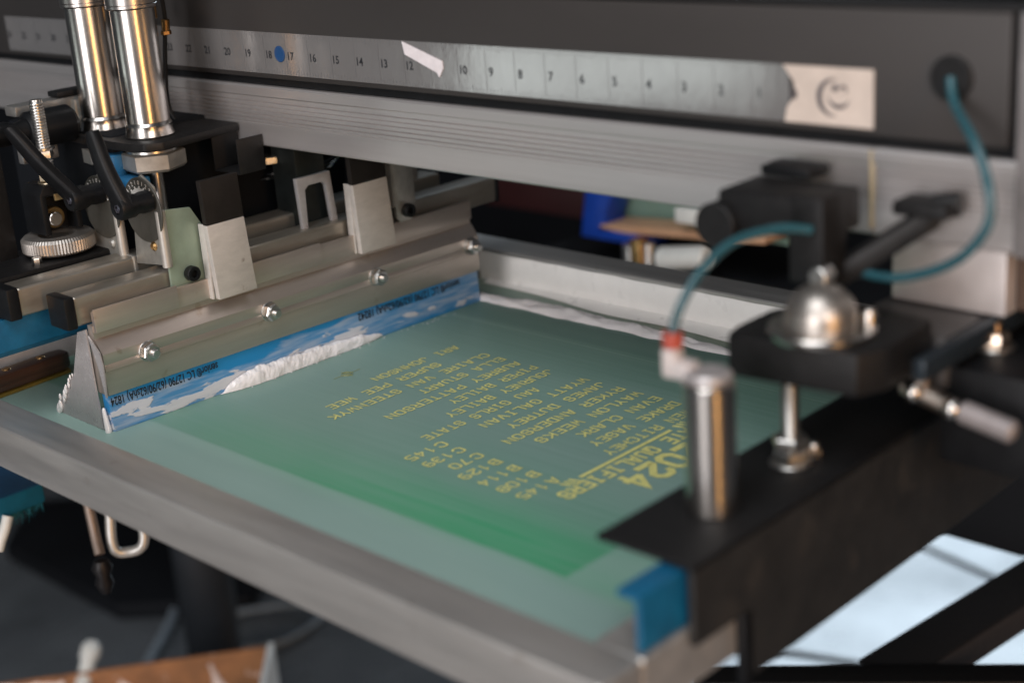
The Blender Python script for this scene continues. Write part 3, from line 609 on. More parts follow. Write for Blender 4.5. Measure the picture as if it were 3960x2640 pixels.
# black cylinder with rod on a steel bar
mc = thing('black_damper', 'fat black cylinder lying sideways behind the threaded rod top', 'damper', (-1.03,.557,.19))
bm = BM(); lathe(bm,(-1.03,.5370,.1925),(-1.03,.5770,.1925),[(0,0),(.0110,0),(.0140,.003),(.0140,.036),(.0115,.039),(0,.040)],48); obj('body', bm, BLACK, mc)
bm = BM(); lathe(bm,(-1.03,.4750,.1950),(-1.03,.5370,.1930),[(0,0),(.0080,0),(.0090,.003),(.0090,.047),(.0070,.054),(.0090,.062)],40); obj('nose', bm, BLACK, mc)
bm = BM(); prism(bm, [(-1.062,.2010),(-1.045,.2010),(-1.045,.2090),(-1.062,.2090)], 'y', .540, .600, .002); obj('mount_bar', bm, M('worn_bar',(.24,.235,.225),.6,.4,.2,80), mc)
bm = BM(); box(bm, (-1.060,.586,.172), (-1.040,.597,.2080), .005); obj('mount_lug', bm, M('worn_lug',(.22,.215,.2),.6,.4,.2,80), mc)
bm = BM(); box(bm, (-1.060,.576,.2095), (-1.045,.602,.2140), .0015); obj('black_pad', bm, BLKM, mc)
bm = BM(); box(bm, (-1.05,.5380,.166), (-1.042,.5680,.182), .0015); obj('small_plate', bm, ALU, mc)
# black post at far left edge
bm = BM(); prism(bm, [(-1.03,.095),(-1.015,.095),(-1.015,.205),(-1.03,.205)], 'y', .4860, .5075, .002)
obj('black_upright', bm, BLKM, label='black upright plate at the far left edge of the carriage', cat='bracket', loc=(-1.02,.495,.095))
# ================================================================== CYLINDERS
def air_cyl(x, y, lab):
    t = thing('air_cylinder', lab, 'air cylinder', (x,y,.1835), 'chrome air cylinders')
    z0 = .1835
    bm = BM(); lathe(bm,(x,y,z0),(x,y,z0+.011),[(0,0),(.0178,0),(.0182,.0012),(.0172,.0045),(.0168,.007),(.0170,.0088),(.0162,.0102),(.0158,.0108),(0,.0108)],80); obj('lower_collar', bm, CHROME, t)
    bm = BM(); cyl(bm,(x,y,z0+.0108),(x,y,z0+.0925),.0160,80,.0004); obj('barrel', bm, CHROME, t)
    bm = BM(); lathe(bm,(x,y,z0+.0925),(x,y,z0+.18),[(0,0),(.0172,0),(.0184,.0010),(.0184,.0028),(.0180,.0032),(.0184,.0036),(.0184,.0875),(0,.0875)],80); obj('upper_sleeve', bm, CHROM2, t)
    bm = BM(); lathe(bm,(x,y,.1745),(x,y,.1725),[(0,0),(.019,0),(.019,.0018),(0,.002)],64); obj('washer', bm, STEEL, t)
    bm = BM(); hexnut(bm,(x,y,.1725),(x,y,.1588),.0235,ph=.12); obj('hex_nut', bm, GALV, t)
    bm = BM(); cyl(bm,(x,y,.10),(x,y,.1600),.0050,32); obj('piston_rod', bm, CHROM2, t)
    return t
air_cyl(-.9625,.600,'front polished steel air cylinder above the second black lever')
air_cyl(-1.0248,.600,'rear polished steel air cylinder partly behind the front one')
bm = BM(); prism(bm, [(-1.0600,.5850),(-1.050,.5760),(-.985,.5730),(-.955,.5735),(-.938,.578),(-.931,.590),(-.934,.615),(-.941,.664),(-1.06,.664)], 'z', .1765, .1832, .0018)
pl = obj('cylinder_plate', bm, BLKM, label='thick black plate carrying both chrome cylinders', cat='bracket', loc=(-.97,.62,.18))
bm = BM(); box(bm, (-.9450,.6400,.150), (-.944,.664,.1765), .0003); box(bm, (-.9440,.6400,.1500), (-.914,.664,.1512), .0003); box(bm, (-.9140,.6400,.1500), (-.913,.664,.1765), .0003); obj('hanger_box', bm, BLKM, label='black square channel hanging under the plate beside the cylinders', cat='bracket', loc=(-.93,.65,.16))
bm = BM(); cyl(bm,(-.985,.578,.148),(-.985,.578,.172),.010,24); box(bm, (-.985,.572,.140),(-.955,.59,.156),.002); obj('blue_fitting', bm, M('blue_hose_fitting',(.02,.12,.25),0,.3), label='blue plastic fitting under the rear cylinder nut', cat='fitting', loc=(-.985,.58,.15))
# ring of black hose under the beam
bm = BM()
for k in range(3):
    cx, cy, cz, R = -1.0+.004*k, .748+.003*k, .1235+.0035*k, .040-.002*k
    tube(bm, [(cx+R*math.cos(a*PI/8)*.9, cy+R*math.sin(a*PI/8), cz+.002*math.sin(a)) for a in range(16)], .0022, 10, 6, True)
obj('coiled_hose', bm, BLKG, label='glossy black hose coiled in a ring under the beam', cat='hose', loc=(-1.0,.75,.12))
bm = BM(); hexnut(bm,(-.96,.703,.1420),(-.96,.703,.1480),.0085); obj('zinc_nut', bm, STEEL, label='small bright nut in the shadow above the hose ring', cat='nut', loc=(-.96,.7,.142))
bm = BM(); cyl(bm,(-.935,.765,.134),(-.935,.765,.142),.0032,20); obj('red_clip', bm, RED, label='tiny red clip hanging under the beam edge', cat='clip', loc=(-.935,.765,.134))
bm = BM(); box(bm, (-1.14,.58,.088), (-.985,.80,.185), .004); obj('valve_block', bm, BASE, label='black valve block in the shadow behind the squeegee brackets', cat='valve block', loc=(-1.06,.69,.1))
# ================================================================== BEAM
YBM = .665
bmth = thing('press_arm_beam', 'long dark metal press arm beam with printed ruler and ribbed aluminium rail', 'beam', (-.9,.70,.167))
bm = BM(); prism(bm, [(YBM,.2185),(YBM,.2824),(YBM+.075,.2824),(YBM+.075,.2185)], 'x', -1.75, -.3245, .0012); obj('upper_panel', bm, PANEL, bmth)
bm = BM(); prism(bm, [(YBM-.0006,.2828),(YBM-.0006,.2855),(YBM+.074,.2855),(YBM+.074,.2828)], 'x', -1.75, -.31, .0005); obj('top_trim', bm, BLKM, bmth)
bm = BM(); prism(bm, [(YBM+.0045,.2110),(YBM+.0045,.2190),(YBM+.07,.2190),(YBM+.07,.2110)], 'x', -1.75, -.3225, 0); obj('groove', bm, BLACK, bmth)
def railprof():
    p = [(YBM+.07,.1668),(YBM+.0015,.1668),(YBM,.1680),(YBM,.1838),(YBM+.0007,.1842),(YBM+.0007,.1848),(YBM,.1852)]
    z = .1865
    for k in range(5): p += [(YBM,z),(YBM+.0016,z+.0005),(YBM+.0016,z+.0012),(YBM,z+.0017)]; z += .0033
    p += [(YBM,.2042),(YBM-.0006,.2050),(YBM-.0006,.2110),(YBM+.0006,.2124),(YBM+.07,.2124)]
    return p
bm = BM(); prism(bm, railprof(), 'x', -1.75, -.3975, 0); obj('ribbed_rail', bm, ALUX, bmth)
bm = BM(); prism(bm, [(a-.0006,b+.0002) for a,b in railprof()], 'x', -.3962, -.3190, 0); obj('rail_end', bm, ALUX, bmth, label='brighter end section of the rail past the glue seam')
bm = BM(); box(bm, (-.3985,YBM-.0009,.1705), (-.3955,YBM+.001,.2115), .0003); obj('glue_seam', bm, GLUE, bmth)
bm = BM(); box(bm, (-.3225,YBM+.0025,.166), (-.3205,YBM+.07,.2825), 0); obj('end_gap', bm, BLACK, bmth)
bm = BM(); box(bm, (-.3200,YBM-.001,.166), (-.2900,YBM+.075,.2826), .001); obj('end_cap', bm, M('grey_end_cap',(.2,.19,.19),.3,.45), bmth)
bm = BM(); cyl(bm,(-.3538,YBM+.002,.2505),(-.3538,YBM-.0025,.2505),.0110,48); gr_ = obj('grommet', bm, BLKM, bmth, label='round black rubber grommet')
bm = BM(); box(bm, (-1.2750,YBM-.0005,.2222), (-.4465,YBM-.0001,.2522), 0); rl = obj('ruler_label', bm, RUL, bmth)
XN = lambda n: -.4405-.02517*n
bm = BM()
for n in range(1,34):
    text_bm(bm, str(n), .0078, (XN(n),YBM-.00055,.2335), (1,0,0), (0,0,1), .0001, align='CENTER', bold=.00016)
obj('ruler_numbers', bm, INKT, rl, smooth=0)
bm = BM()
for i in range(0, 33*8+1):
    x = XN(i/8)-.0046; lg = .0055 if i%8==0 else (.0040 if i%4==0 else .0026)
    if i%8==0: box(bm, (x-.00012,YBM-.00062,.2227), (x+.00012,YBM-.00052,.2518), 0)
    else:
        box(bm, (x-.00009,YBM-.00062,.2518-lg), (x+.00009,YBM-.00052,.2518), 0); box(bm, (x-.00009,YBM-.00062,.2227), (x+.00009,YBM-.00052,.2227+lg), 0)
obj('ruler_ticks', bm, M('tick_print',(.09,.09,.095),0,.5), rl, smooth=0)
bm = BM(); prism(bm, [(-.4495,.2222),(-.3964,.2222),(-.3964,.2522),(-.4505,.2522),(-.4440,.2440),(-.4425,.2370),(-.4480,.2300)], 'y', YBM-.0008, YBM-.0002, 0); stk = obj('maker_sticker', bm, STICK, bmth, label='cream square sticker with a grey swirl emblem')
bm = BM(); cx, cz = -.4200, .2368
def crescent(cx,cz,R,w,a0,a1,n=20):
    A=[];B=[]
    for i in range(n+1):
        a = math.radians(a0+(a1-a0)*i/n); k = math.sin(PI*i/n)*w
        A.append(bm.verts.new((cx+R*math.cos(a),YBM-.001,cz+R*math.sin(a)))); B.append(bm.verts.new((cx+(R-k-.0002)*math.cos(a),YBM-.001,cz+(R-k-.0002)*math.sin(a))))
    for i in range(n): bm.faces.new((A[i],A[i+1],B[i+1],B[i]))
crescent(cx,cz,.0098,.0030,75,285); crescent(cx+.0035,cz+.0005,.0064,.0022,180,350); 
bmesh.ops.create_circle(bm, cap_ends=True, segments=20, radius=.0018, matrix=Matrix.Translation((cx+.0012,YBM-.001,cz+.0050)) @ Matrix.Rotation(PI/2,4,'X'))
crescent(cx+.006,cz+.0042,.0026,.0014,-60,200)
text_bm(bm, '0', .008, (-.4455,YBM-.00095,.2345), (1,0,0), (0,0,1), .0001, bold=.0002)
obj('emblem', bm, GREYP, stk, smooth=0)
bm = BM(); prism(bm, [(-.7473,.2518),(-.7100,.2408),(-.7095,.2362),(-.7138,.2300),(-.7160,.2330),(-.7455,.2435)], 'y', YBM-.0012, YBM-.0007, 0)
obj('torn_label', bm, TAPE, label='torn strip of white label stuck slanting over the ruler', cat='label', loc=(-.73,YBM,.24))
bm = BM(); cyl(bm,(-.8800,YBM-.0006,.2372),(-.8800,YBM-.0011,.2372),.0058,32,.0002); obj('blue_dot_sticker', bm, M('blue_sticker',(.005,.045,.14),0,.4), label='round blue dot sticker on the ruler at number 18', cat='sticker', loc=(-.88,YBM,.237))
# thin black cable in front of the beam
cb = thing('black_cable', 'thin black air line with brass fitting hanging before the ruler', 'cable', (-1.0,.645,.24))
bm = BM(); tube(bm, [(-.985,.640,.300),(-.983,.640,.268),(-.985,.640,.255),(-.992,.640,.225),(-.998,.642,.195),(-.99,.645,.178)], .0017, 10, 6); obj('line', bm, BLACK, cb)
bm = BM(); hexnut(bm,(-.984,.640,.2505),(-.984,.640,.2535),.0040); cyl(bm,(-.984,.640,.2535),(-.983,.640,.262),.0032,20); obj('brass_fitting', bm, M('dark_brass',(.2,.12,.05),.9,.35), cb)
bm = BM(); cyl(bm,(-.9990,.640,.262),(-.9990,.640,.272),.0035,20); obj('gold_cap', bm, BRASS, cb)
# ================================================================== FOREGROUND FRAME CLAMP
ab = thing('clamp_angle', 'long black steel angle pressing on the near end of the screen frame', 'steel angle', (-.40,.75,.02))
bm = BM(); prism(bm, [(-.4290,.0604),(-.3745,.0604),(-.3722,.0616),(-.3720,.0634),(-.4290,.0634)], 'y', .4740, 1.05, .0008); obj('top_flange', bm, BLKM, ab)
bm = BM(); prism(bm, [(.4740,.0226),(.4740,.0602),(1.05,.0602),(1.05,-.0120),(.5195,-.0135),(.5195,.0226)], 'x', -.3758, -.3722, .0006); obj('side_flange', bm, BLKF, ab)
bm = BM(); box(bm, (-.3768,.5110,-.0400), (-.3720,.5165,.0220), .0005); obj('web', bm, BLACK, ab)
bm = BM(); prism(bm, [(-.3930,.0555),(-.3930,.0587),(-.3795,.0587),(-.3795,.0302),(-.3825,.0302),(-.3825,.0555)], 'y', .4450, .56, .0008)
ba = obj('blue_angle', bm, BLUE, label='blue painted angle piece sitting on the frame end under the black clamp', cat='angle piece', loc=(-.385,.46,.03))
# piston post
pp = thing('clamp_cylinder', 'polished steel clamping cylinder standing on the black angle in the foreground', 'air cylinder', (-.4005,.5270,.0636))
px, py = -.4000, .5262
bm = BM(); cyl(bm,(px,py,.0636),(px,py,.1295),.0124,64,.0008); obj('barrel', bm, CHROME, pp)
bm = BM(); cyl(bm,(px,py,.1295),(px,py,.1345),.0112,64,.003); obj('head', bm, M('pale_alu_head',(.5,.47,.47),.6,.4), pp)
bm = BM(); box(bm, (px-.020,py-.0045,.128),(px-.008,py+.0045,.137),.0015); box(bm,(px-.0248,py-.0045,.1275),(px-.0170,py+.0045,.1425),.002); obj('elbow_fitting', bm, M('pale_elbow',(.62,.56,.54),.3,.4), pp)
bm = BM(); cyl(bm,(px-.0205,py,.1425),(px-.0205,py,.1500),.0050,32); obj('release_collar', bm, RED, pp)
bm = BM(); tube(bm, [(px-.0205,py,.1480),(-.4190,.5300,.1600),(-.4180,.545,.174),(-.4130,.565,.185),(-.4040,.590,.187),(-.395,.605,.184)], .0024, 14, 8); obj('teal_hose', bm, TEAL, label='short teal air hose curving from the clamping cylinder to the black arm', cat='hose', loc=(-.41,.56,.17))
# threaded stud
st = thing('clamp_stud', 'threaded stud with lock nuts rising from the black angle', 'stud', (-.4000,.5925,.0636))
sx_, sy_ = -.4000, .5925
bm = BM(); thread(bm,(sx_,sy_,.0636),(sx_,sy_,.118),.0048,.0017); obj('stud', bm, STEEL, st)
bm = BM(); cyl(bm,(sx_,sy_,.0636),(sx_,sy_,.0652),.0108,40); hexnut(bm,(sx_,sy_,.0652),(sx_,sy_,.0720),.0092); hexnut(bm,(sx_,sy_,.0735),(sx_,sy_,.0790),.0092,ph=.3); obj('lock_nut', bm, STEEL, st)
bm = BM(); hexnut(bm,(sx_+.006,sy_+.012,.0636),(sx_+.006,sy_+.012,.0690),.0045); bmesh.ops.create_icosphere(bm, subdivisions=2, radius=.0036, matrix=Matrix.Translation((sx_+.006,sy_+.012,.070))); obj('set_screw', bm, CHROME, st)
# black clamp block with dome
cbk = thing('screen_clamp', 'black clamp head block with a polished steel dome', 'clamp head', (-.385,.62,.11))
bm = BM(); prism(bm, [(-.4300,.5900),(-.4260,.5760),(-.356,.5830),(-.349,.600),(-.352,.648),(-.4130,.655),(-.4300,.620)], 'z', .1110, .1335, .003); obj('block', bm, BLKM, cbk)
dx, dy = -.3870, .6010
bm = BM(); lathe(bm,(dx,dy,.1336),(dx,dy,.1380),[(0,0),(.0262,0),(.0268,.0010),(.0268,.0034),(.0258,.0044),(0,.0044)],72); obj('dome_flange', bm, CHROME, cbk)
bm = BM(); lathe(bm,(dx,dy,.1378),(dx,dy,.168),[(.0180,0),(.0180,.004)]+[(.0180*math.cos(a*PI/24),.004+.0175*math.sin(a*PI/24)) for a in range(1,12)]+[(0,.0215)],72); obj('dome', bm, M('dull_dome_steel',(.4,.37,.34),.95,.4), cbk)
for ddx, ddy in ((-.021,.012),(.019,.013)):
    bm = BM(); lathe(bm,(dx+ddx,dy+ddy,.138),(dx+ddx,dy+ddy,.147),[(0,0),(.0036,0),(.0036,.005),(.0026,.0075),(0,.008)],24); obj('screw', bm, CHROME, cbk)
bm = BM(); box(bm, (-.4090,.606,.155), (-.3890,.628,.200), .002); obj('neck', bm, BLKM, cbk)
bm = BM(); box(bm, (-.4520,.606,.1770), (-.3905,.644,.1980), .003); cyl(bm,(-.4500,.600,.1800),(-.4500,.640,.1800),.0120,40); obj('side_arm', bm, BLKM, cbk)
bm = BM(); box(bm, (-.4490,.640,.1980), (-.4190,.660,.2040), .002); obj('pad', bm, BLACK, cbk)
bm = BM(); beam_box(bm, (-.3960,.628,.1540), (-.3530,.652,.1870), .013, .012, .004); box(bm,(-.372,.640,.186),(-.3430,.660,.1935),.0025); cyl(bm,(-.355,.652,.1900),(-.343,.656,.1915),.006,24); obj('release_lever', bm, BLKM, cbk)
bm = BM(); cyl(bm,(-.3900,.612,.1610),(-.3900,.602,.1610),.0050,24); obj('side_bolt', bm, STEEL, cbk)
# body under the beam end
hb = thing('arm_end_housing', 'dark metal housing below the beam end behind the dome', 'housing', (-.33,.74,.1))
bm = BM(); box(bm, (-.4000,.690,.1250), (-.3350,.745,.1640), .0015); obj('support_block', bm, M('pale_block',(.58,.54,.53),.55,.42,.1,40), hb)
bm = BM(); box(bm, (-.3345,.700,.1260), (-.28,.745,.1640), .003); obj('brown_block', bm, M('brownish_block',(.09,.06,.045),.3,.5,.2,40), hb)
bm = BM(); prism(bm, [(-.4050,.655),(-.3460,.650),(-.3460,.80),(-.41,.80)], 'z', .0950, .1240, .004); obj('base', bm, DARK, hb)
bm = BM(); box(bm, (-.3450,.615,.1125), (-.3380,1.1,.1240), .002); obj('guide_bar', bm, M('blue_black_bar',(.02,.028,.036),.4,.3,.2,30), hb)
# fittings low right
ft = thing('hose_tee', 'blurred metal tee fitting lying beside the black angle', 'fitting', (-.35,.66,.075))
bm = BM(); cyl(bm,(-.3640,.640,.0985),(-.3380,.640,.0925),.0052,32,.0015); cyl(bm,(-.3556,.640,.0980),(-.3490,.640,.1140),.0045,32,.0015); obj('tee_body', bm, M('nickel',(.4,.35,.31),1,.35), ft)
for p in ((-.3556,.636,.0980),(-.3355,.638,.0925)):
    bm = BM(); bmesh.ops.create_uvsphere(bm, u_segments=24, v_segments=16, radius=.0056, matrix=Matrix.Translation(p)); obj('ball_end', bm, CHROME, ft)
bm = BM(); cyl(bm,(-.3320,.640,.0915),(-.3030,.640,.0862),.0060,32,.002); obj('barrel', bm, M('grey_barrel',(.22,.2,.2),.3,.45), ft)
hx = thing('hex_bolt', 'hex bolt and washer on the dark bracket at the right edge', 'bolt', (-.340,.690,.098))
bm = BM(); cyl(bm,(-.340,.690,.1080),(-.340,.690,.1098),.0110,40); obj('washer', bm, STEEL, hx)
bm = BM(); hexnut(bm,(-.340,.690,.1098),(-.340,.690,.1170),.0078,ph=.3); cyl(bm,(-.340,.690,.1170),(-.340,.690,.1225),.0036,24); obj('nut', bm, M('warm_zinc',(.6,.48,.38),1,.3), hx)
bm = BM(); prism(bm, [(-.3520,.655),(-.300,.655),(-.300,.80),(-.3520,.80)], 'z', .0540, .1078, .004); obj('bracket_foot', bm, BLACK, hx)
# big teal hose loop at right
bm = BM(); tube(bm, [(-.3538,YBM-.002,.2505),(-.3470,.655,.2400),(-.3280,.640,.2250),(-.3170,.632,.2080),(-.3160,.630,.1900),(-.3300,.628,.1720),(-.3560,.628,.1600),(-.3800,.632,.1570),(-.3920,.638,.1600)], .0025, 14, 10)
obj('teal_air_line', bm, TEAL, label='long teal air line looping from the round grommet down to the clamp', cat='hose', loc=(-.34,.64,.2))
# ================================================================== LOWER RIGHT FRAME BARS
bm = BM(); beam_box(bm, (-.7350,.9300,-.3640), (-.43,1.165,-.3640), .030, .028, .001)
obj('lower_frame_bar', bm, BLKM, label='horizontal dark steel bar along the bottom right of the picture', cat='steel bar', loc=(-.6,1.05,-.35))
br = thing('lower_angle_bar', 'slanting dark steel angle bar over the bright floor at lower right', 'steel bar', (-.6,1.1,-.36))
bm = BM(); beam_box(bm, (-.6080,1.040,-.3540), (-.5650,1.42,-.3540), .050, .004, .0005); obj('top_flange', bm, M('satin_black_top',(.004,.004,.005),0,.7), br)
bm = BM(); beam_box(bm, (-.5830,1.040,-.3680), (-.5400,1.42,-.3680), .003, .026, .0005); obj('side_flange', bm, M('brown_black_bar',(.05,.042,.04),.2,.45), br)
# ================================================================== LOWER LEFT
ts = thing('blue_pallet_bracket', 'blue steel channel covered in teal lint below the near frame rail', 'bracket', (-1.12,.5,-.12))
bm = BM(); prism(bm, [(-1.17,-.1030),(-1.0905,-.1030),(-1.0905,-.1070),(-1.17,-.1070)], 'y', .36, .5265, .0008); obj('channel_top', bm, M('teal_paint_shaded',(.004,.05,.12),0,.4), ts)  # darker top: shade on the channel put into its paint colour
bm = BM(); prism(bm, [(-1.0900,-.1030),(-1.0870,-.1030),(-1.0870,-.1190),(-1.0900,-.1190)], 'y', .36, .5265, .0008); obj('channel_side', bm, M('teal_paint',(.006,.11,.19),0,.4), ts)
bm = BM(); prism(bm, [(-1.17,-.1040),(-1.0905,-.1040),(-1.0905,-.1190),(-1.17,-.1190)], 'y', .5268, .5290, .0008); obj('channel_end', bm, M('teal_paint_end',(.006,.12,.2),0,.4), ts)
bm = BM()
for i in range(2600):
    t = random.random(); p = Vector((-1.0885-.03*random.random(), .38+.145*t, -.118))
    d = Vector((random.gauss(0,.35),random.gauss(0,.35),-1)).normalized()*(.006+.026*random.random()*(1-t*.7)); w_ = Vector((random.gauss(0,1),random.gauss(0,1),0)).normalized()*.0004
    vs = [bm.verts.new(p-w_),bm.verts.new(p+w_),bm.verts.new(p+d+Vector((random.gauss(0,.002),random.gauss(0,.002),0)))]; bm.faces.new(vs)
l_ = obj('lint_fringe', bm, FUZZ, ts, smooth=0, kind='stuff')
bm = BM(); tube(bm, [(-1.085,.492,-.118),(-1.084,.487,-.127),(-1.084,.482,-.135),(-1.084,.478,-.143)], .0045, 12, 6); obj('ink_drip', bm, WHITEP, ts, label='blob of dried white ink hanging in the lint')
# hanging hooks
hk = thing('spring_hooks', 'pair of rusty metal hooks hanging below the frame rail', 'hook', (-1.02,.56,-.2))
bm = BM(); tube(bm, [(-1.03,.575,-.08),(-1.03,.565,-.12),(-1.020,.560,-.155),(-1.010,.556,-.172)], .0045, 12, 6); obj('rod', bm, M('rusty_rod',(.25,.2,.17),.6,.5), hk)
bm = BM(); tube(bm, [(-1.00,.600,-.08),(-.995,.592,-.130),(-.99,.586,-.165),(-.984,.595,-.172),(-.975,.606,-.165),(-.98,.612,-.130),(-.985,.62,-.08)], .0045, 12, 6); obj('loop', bm, M('pale_loop',(.5,.5,.48),.5,.4), hk)
bm = BM(); lathe(bm,(-1.01,.556,-.165),(-1.01,.556,-.215),[(0,0),(.006,.002),(.009,.012),(.006,.022),(.008,.032),(.004,.045),(0,.045)],24); obj('eye', bm, M('dark_rust',(.006,.005,.006),.3,.5), hk)
hk.location = hk.location + Vector((-.030,-.014,.012))
for c_ in hk.children:
    if c_.name.startswith('loop'): c_.location = Vector((-.022,-.016,-.006))
    if c_.name.startswith('eye'): c_.scale = (1,1,.7)
# press base pieces in the dark
bm = BM(); lathe(bm,(-1.80,1.10,-.865),(-1.80,1.10,-.08),[(0,0),(.07,0),(.07,.02),(.042,.04),(.042,.82),(0,.82)],32); obj('press_column', bm, M('column_paint',(.016,.020,.026),0,.6,.3,5), label='black round column of the press in the dark under the screen', cat='column', loc=(-1.72,1.02,-.9))
bm = BM(); box(bm, (-3.6,1.6,-.88), (-2.1,2.6,.2), .02); obj('machine_cabinet', bm, BASE, label='large black machine cabinet in the dark background', cat='cabinet', loc=(-2.8,2,-.88))
bm = BM(); prism(bm, [(-2.75,1.30),(-2.60,1.16),(-2.20,1.16),(-2.02,1.32),(-2.15,1.47),(-2.6,1.45)], 'z', -.899, -.865, .01); obj('press_foot', bm, BASE, label='low black foot plate of the press spread over the floor', cat='foot plate', loc=(-2.3,1.3,-.899))
def loop(pts, rad, mat, lab):
    bm = BM(); tube(bm, pts, rad, 12, 8); obj('floor_hose', bm, mat, label=lab, cat='hose', group='hoses lying on the floor', loc=pts[0])
loop([(-2.62,1.62,-.885),(-2.42,1.52,-.885),(-2.22,1.52,-.885),(-1.92,1.62,-.885),(-1.72,1.72,-.885)], .013, M('pale_teal_hose',(.16,.30,.34),0,.3), 'pale teal hose sweeping across the floor under the frame rail')
loop([(-2.33,1.20,-.885),(-2.26,1.24,-.885),(-2.15,1.25,-.885),(-1.98,1.06,-.885),(-1.88,.93,-.885)], .008, M('pale_grey_hose',(.24,.28,.32),0,.4), 'pale grey hose running forward past the press foot')
loop([(-2.05,1.26,-.885),(-1.97,1.37,-.885),(-1.90,1.38,-.885),(-1.88,1.28,-.885),(-1.94,1.20,-.885)], .006, M('slate_hose',(.16,.2,.24),0,.4), 'slate coloured hose curled in a small loop on the floor')
# cardboard box
cbx = thing('cardboard_box', 'ink splattered brown cardboard box at the bottom left corner', 'box', (-1.5,.72,-.9))
def bpt(x,y,z): return Vector((x,y,z))
e0, e1 = Vector((-1.7150,.7050,-.622)), Vector((-1.4621,.971,-.6)); ed = (e1-e0).normalized(); en = Vector((ed.y,-ed.x,0))
bm = BM()
m4 = Matrix((ed, en, Vector((0,0,1)))).transposed().to_4x4(); m4.translation = e0
LB = (e1-e0).length
box(bm, (-.05,-.004,-.30), (LB,0,0), .0005, m4); obj('box_side', bm, CARD, cbx)
bm = BM(); box(bm, (LB,-.004,-.30), (LB+.008,.30,.004), .0008, m4); obj('torn_edge', bm, CARDW, cbx)
bm = BM(); box(bm, (-.05,.0,-.30), (LB,.30,-.296), .0005, m4); obj('box_floor', bm, CARD, cbx)
PI_ = M('dried_pale_ink',(.62,.5,.45),0,.5,.15,60)
def drip(a, b, w0, w1, sd):
    bm = BM(); N = 40; rows_ = []
    for i in range(N+1):
        t = i/N; c = m4 @ Vector((a[0]+(b[0]-a[0])*t, .0012, a[1]+(b[1]-a[1])*t)); w = (w0+(w1-w0)*t)*(1+.6*noise.noise(Vector((t*7,sd,0))))
        perp = (m4.to_3x3() @ Vector((-(b[1]-a[1]),0,b[0]-a[0]))).normalized(); row = []
        for j in range(9):
            k = j/4-1; row.append(bm.verts.new(c+perp*k*w*(1+.4*noise.noise(Vector((t*19,k,sd))))+en*.0035*(1-k*k)))
        rows_.append(row)
    for A,B in zip(rows_,rows_[1:]):
        for j in range(8): bm.faces.new((A[j],A[j+1],B[j+1],B[j]))
    return bm
for k,(a_,b_,w0,w1) in enumerate((((-.05,-.012),(.10,-.018),.014,.010),((LB*.79,-.010),(LB*.83,-.075),.002,.011),((.02,-.035),(.09,-.05),.012,.008),((.17,-.02),(.20,-.05),.006,.003),((-.05,-.05),(.03,-.075),.02,.01))):
    bm = drip(a_,b_,w0,w1,k*3.1); obj('dried_ink', bm, PI_, cbx)
bm = BM()
bm.free()
bm = BM(); m = frame_mat((-1.6236,.7895,-.60),(-1.667,.8384,-.575)); lathe(bm,(-1.612,.7770,-.640),(-1.668,.8380,-.600),[(0,0),(.009,0),(.010,.004),(.010,.060),(.013,.066),(.013,.080),(.010,.086),(0,.087)],24)
obj('spray_bottle', bm, WHITEP, label='small white bottle standing behind the cardboard box edge', cat='bottle', loc=(-1.64,.81,-.61))
# ================================================================== BACKGROUND UNDER THE BEAM (next print station)
def at13(name, poly, y0, y1, mat, lab, cat, w=.002):
    bm = BM(); prism(bm, poly, 'y', y0, y1, w); return obj(name, bm, mat, label=lab, cat=cat, loc=(poly[0][0],y0,poly[0][1]))
at13('blue_plate', [(-1.152,-.020),(-1.108,-.020),(-1.128,-.068),(-1.060,-.076),(-1.060,-.088),(-1.165,-.088)], 1.29, 1.33, BLUP, 'bright blue plastic bracket beyond the far frame rail', 'bracket', .004)
ns = thing('second_screen', 'second pale green screen with wooden edge beyond the far frame rail', 'screen frame', (-1.0,1.34,-.06))
bm = BM(); box(bm, (-1.16,1.335,-.074), (-.90,1.345,.03), 0); obj('mesh', bm, M('pale_green_mesh',(.19,.28,.22),0,.5,.25,9,tint=(.16,.27,.23)), ns)
bm = BM(); prism(bm, [(-1.135,-.0780),(-.90,-.0620),(-.90,-.0520),(-1.135,-.0690)], 'y', 1.29, 1.333, .002); obj('wooden_edge', bm, WOOD, ns)
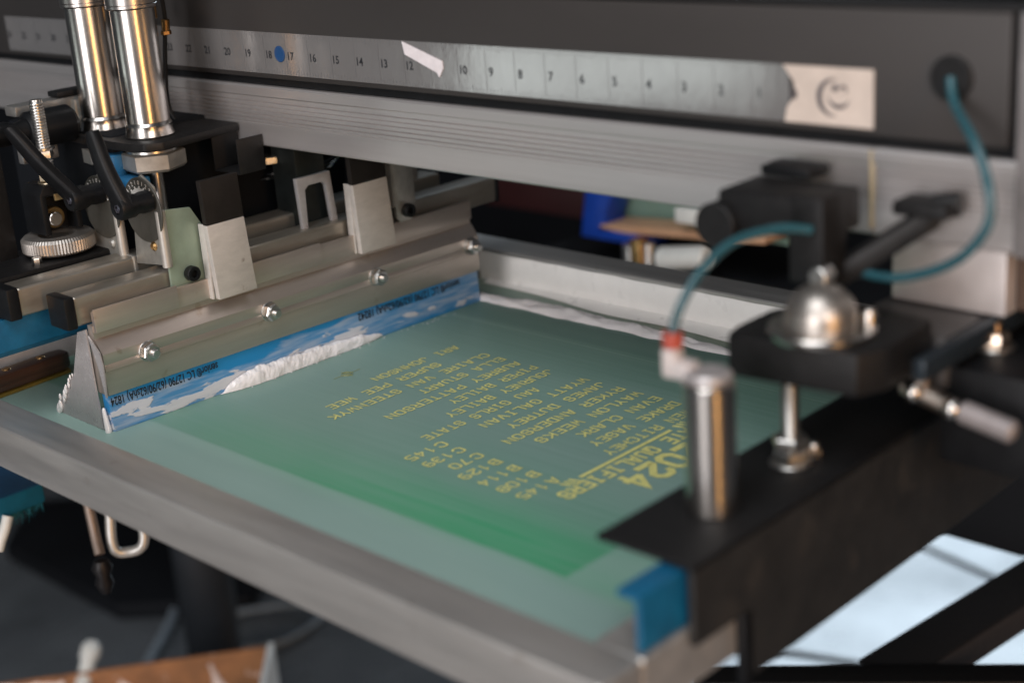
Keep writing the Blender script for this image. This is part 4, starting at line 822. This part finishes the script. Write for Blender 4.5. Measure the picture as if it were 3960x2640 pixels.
bm = BM(); cyl(bm,(-1.040,1.285,-.0960),(-.972,1.285,-.0850),.0135,32,.003); obj('white_roller', bm, WHITEP, label='short white roller under the wooden edge of the second screen', cat='roller', loc=(-1.0,1.285,-.09))
bm = BM(); cyl(bm,(-1.078,1.28,-.110),(-1.078,1.28,-.083),.011,24); cyl(bm,(-1.052,1.28,-.110),(-1.052,1.28,-.078),.0075,24); obj('metal_fitting', bm, STEEL, label='pair of round metal pegs beside the white roller', cat='peg', loc=(-1.06,1.28,-.1))
bm = BM(); box(bm, (-1.074,1.27,-.125), (-1.058,1.29,-.075), .002); obj('copper_clip', bm, BRASS, label='copper coloured clip between the metal pegs', cat='clip', loc=(-1.066,1.28,-.1))
bm = BM(); box(bm, (-1.006,1.27,-.046), (-.968,1.30,-.028), .003); obj('white_switch', bm, WHITEP, label='small pale switch box above the wooden edge', cat='switch', loc=(-.99,1.28,-.04))
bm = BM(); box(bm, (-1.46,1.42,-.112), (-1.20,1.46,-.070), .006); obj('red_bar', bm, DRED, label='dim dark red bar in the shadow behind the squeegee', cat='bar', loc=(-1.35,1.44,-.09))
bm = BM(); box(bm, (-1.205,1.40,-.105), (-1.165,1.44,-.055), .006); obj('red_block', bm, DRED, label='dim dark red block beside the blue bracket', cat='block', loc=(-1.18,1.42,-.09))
bm = BM(); box(bm, (-1.25,1.30,-.35), (-.60,1.60,-.118), .006); obj('print_station', bm, BASE, label='black body of the next print station beyond the frame', cat='machine body', loc=(-.9,1.45,-.2))
bm = BM(); box(bm, (-1.0,1.24,-.150), (-.70,1.28,-.104), .003); obj('station_rail', bm, M('brown_rail',(.06,.05,.042),.3,.5), label='dark brown rail beyond the far frame rail', cat='rail', loc=(-.85,1.26,-.13))
bm = BM(); box(bm, (-1.45,1.62,-.30), (-.10,1.72,.80), .01); obj('reflection_blocker', bm, BASE, label='matt black panel added behind the beam to block the window reflection', cat='panel', loc=(-.8,1.65,-.3))  # added panel that keeps the back window's reflection off rail and mesh
bm = BM()
# dark back wall of the shop
obj('dark_curtain', bm, BASE, label='black curtain hanging behind the press', cat='curtain', loc=(-1.2,1.8,-.9)) if False else bm.free()
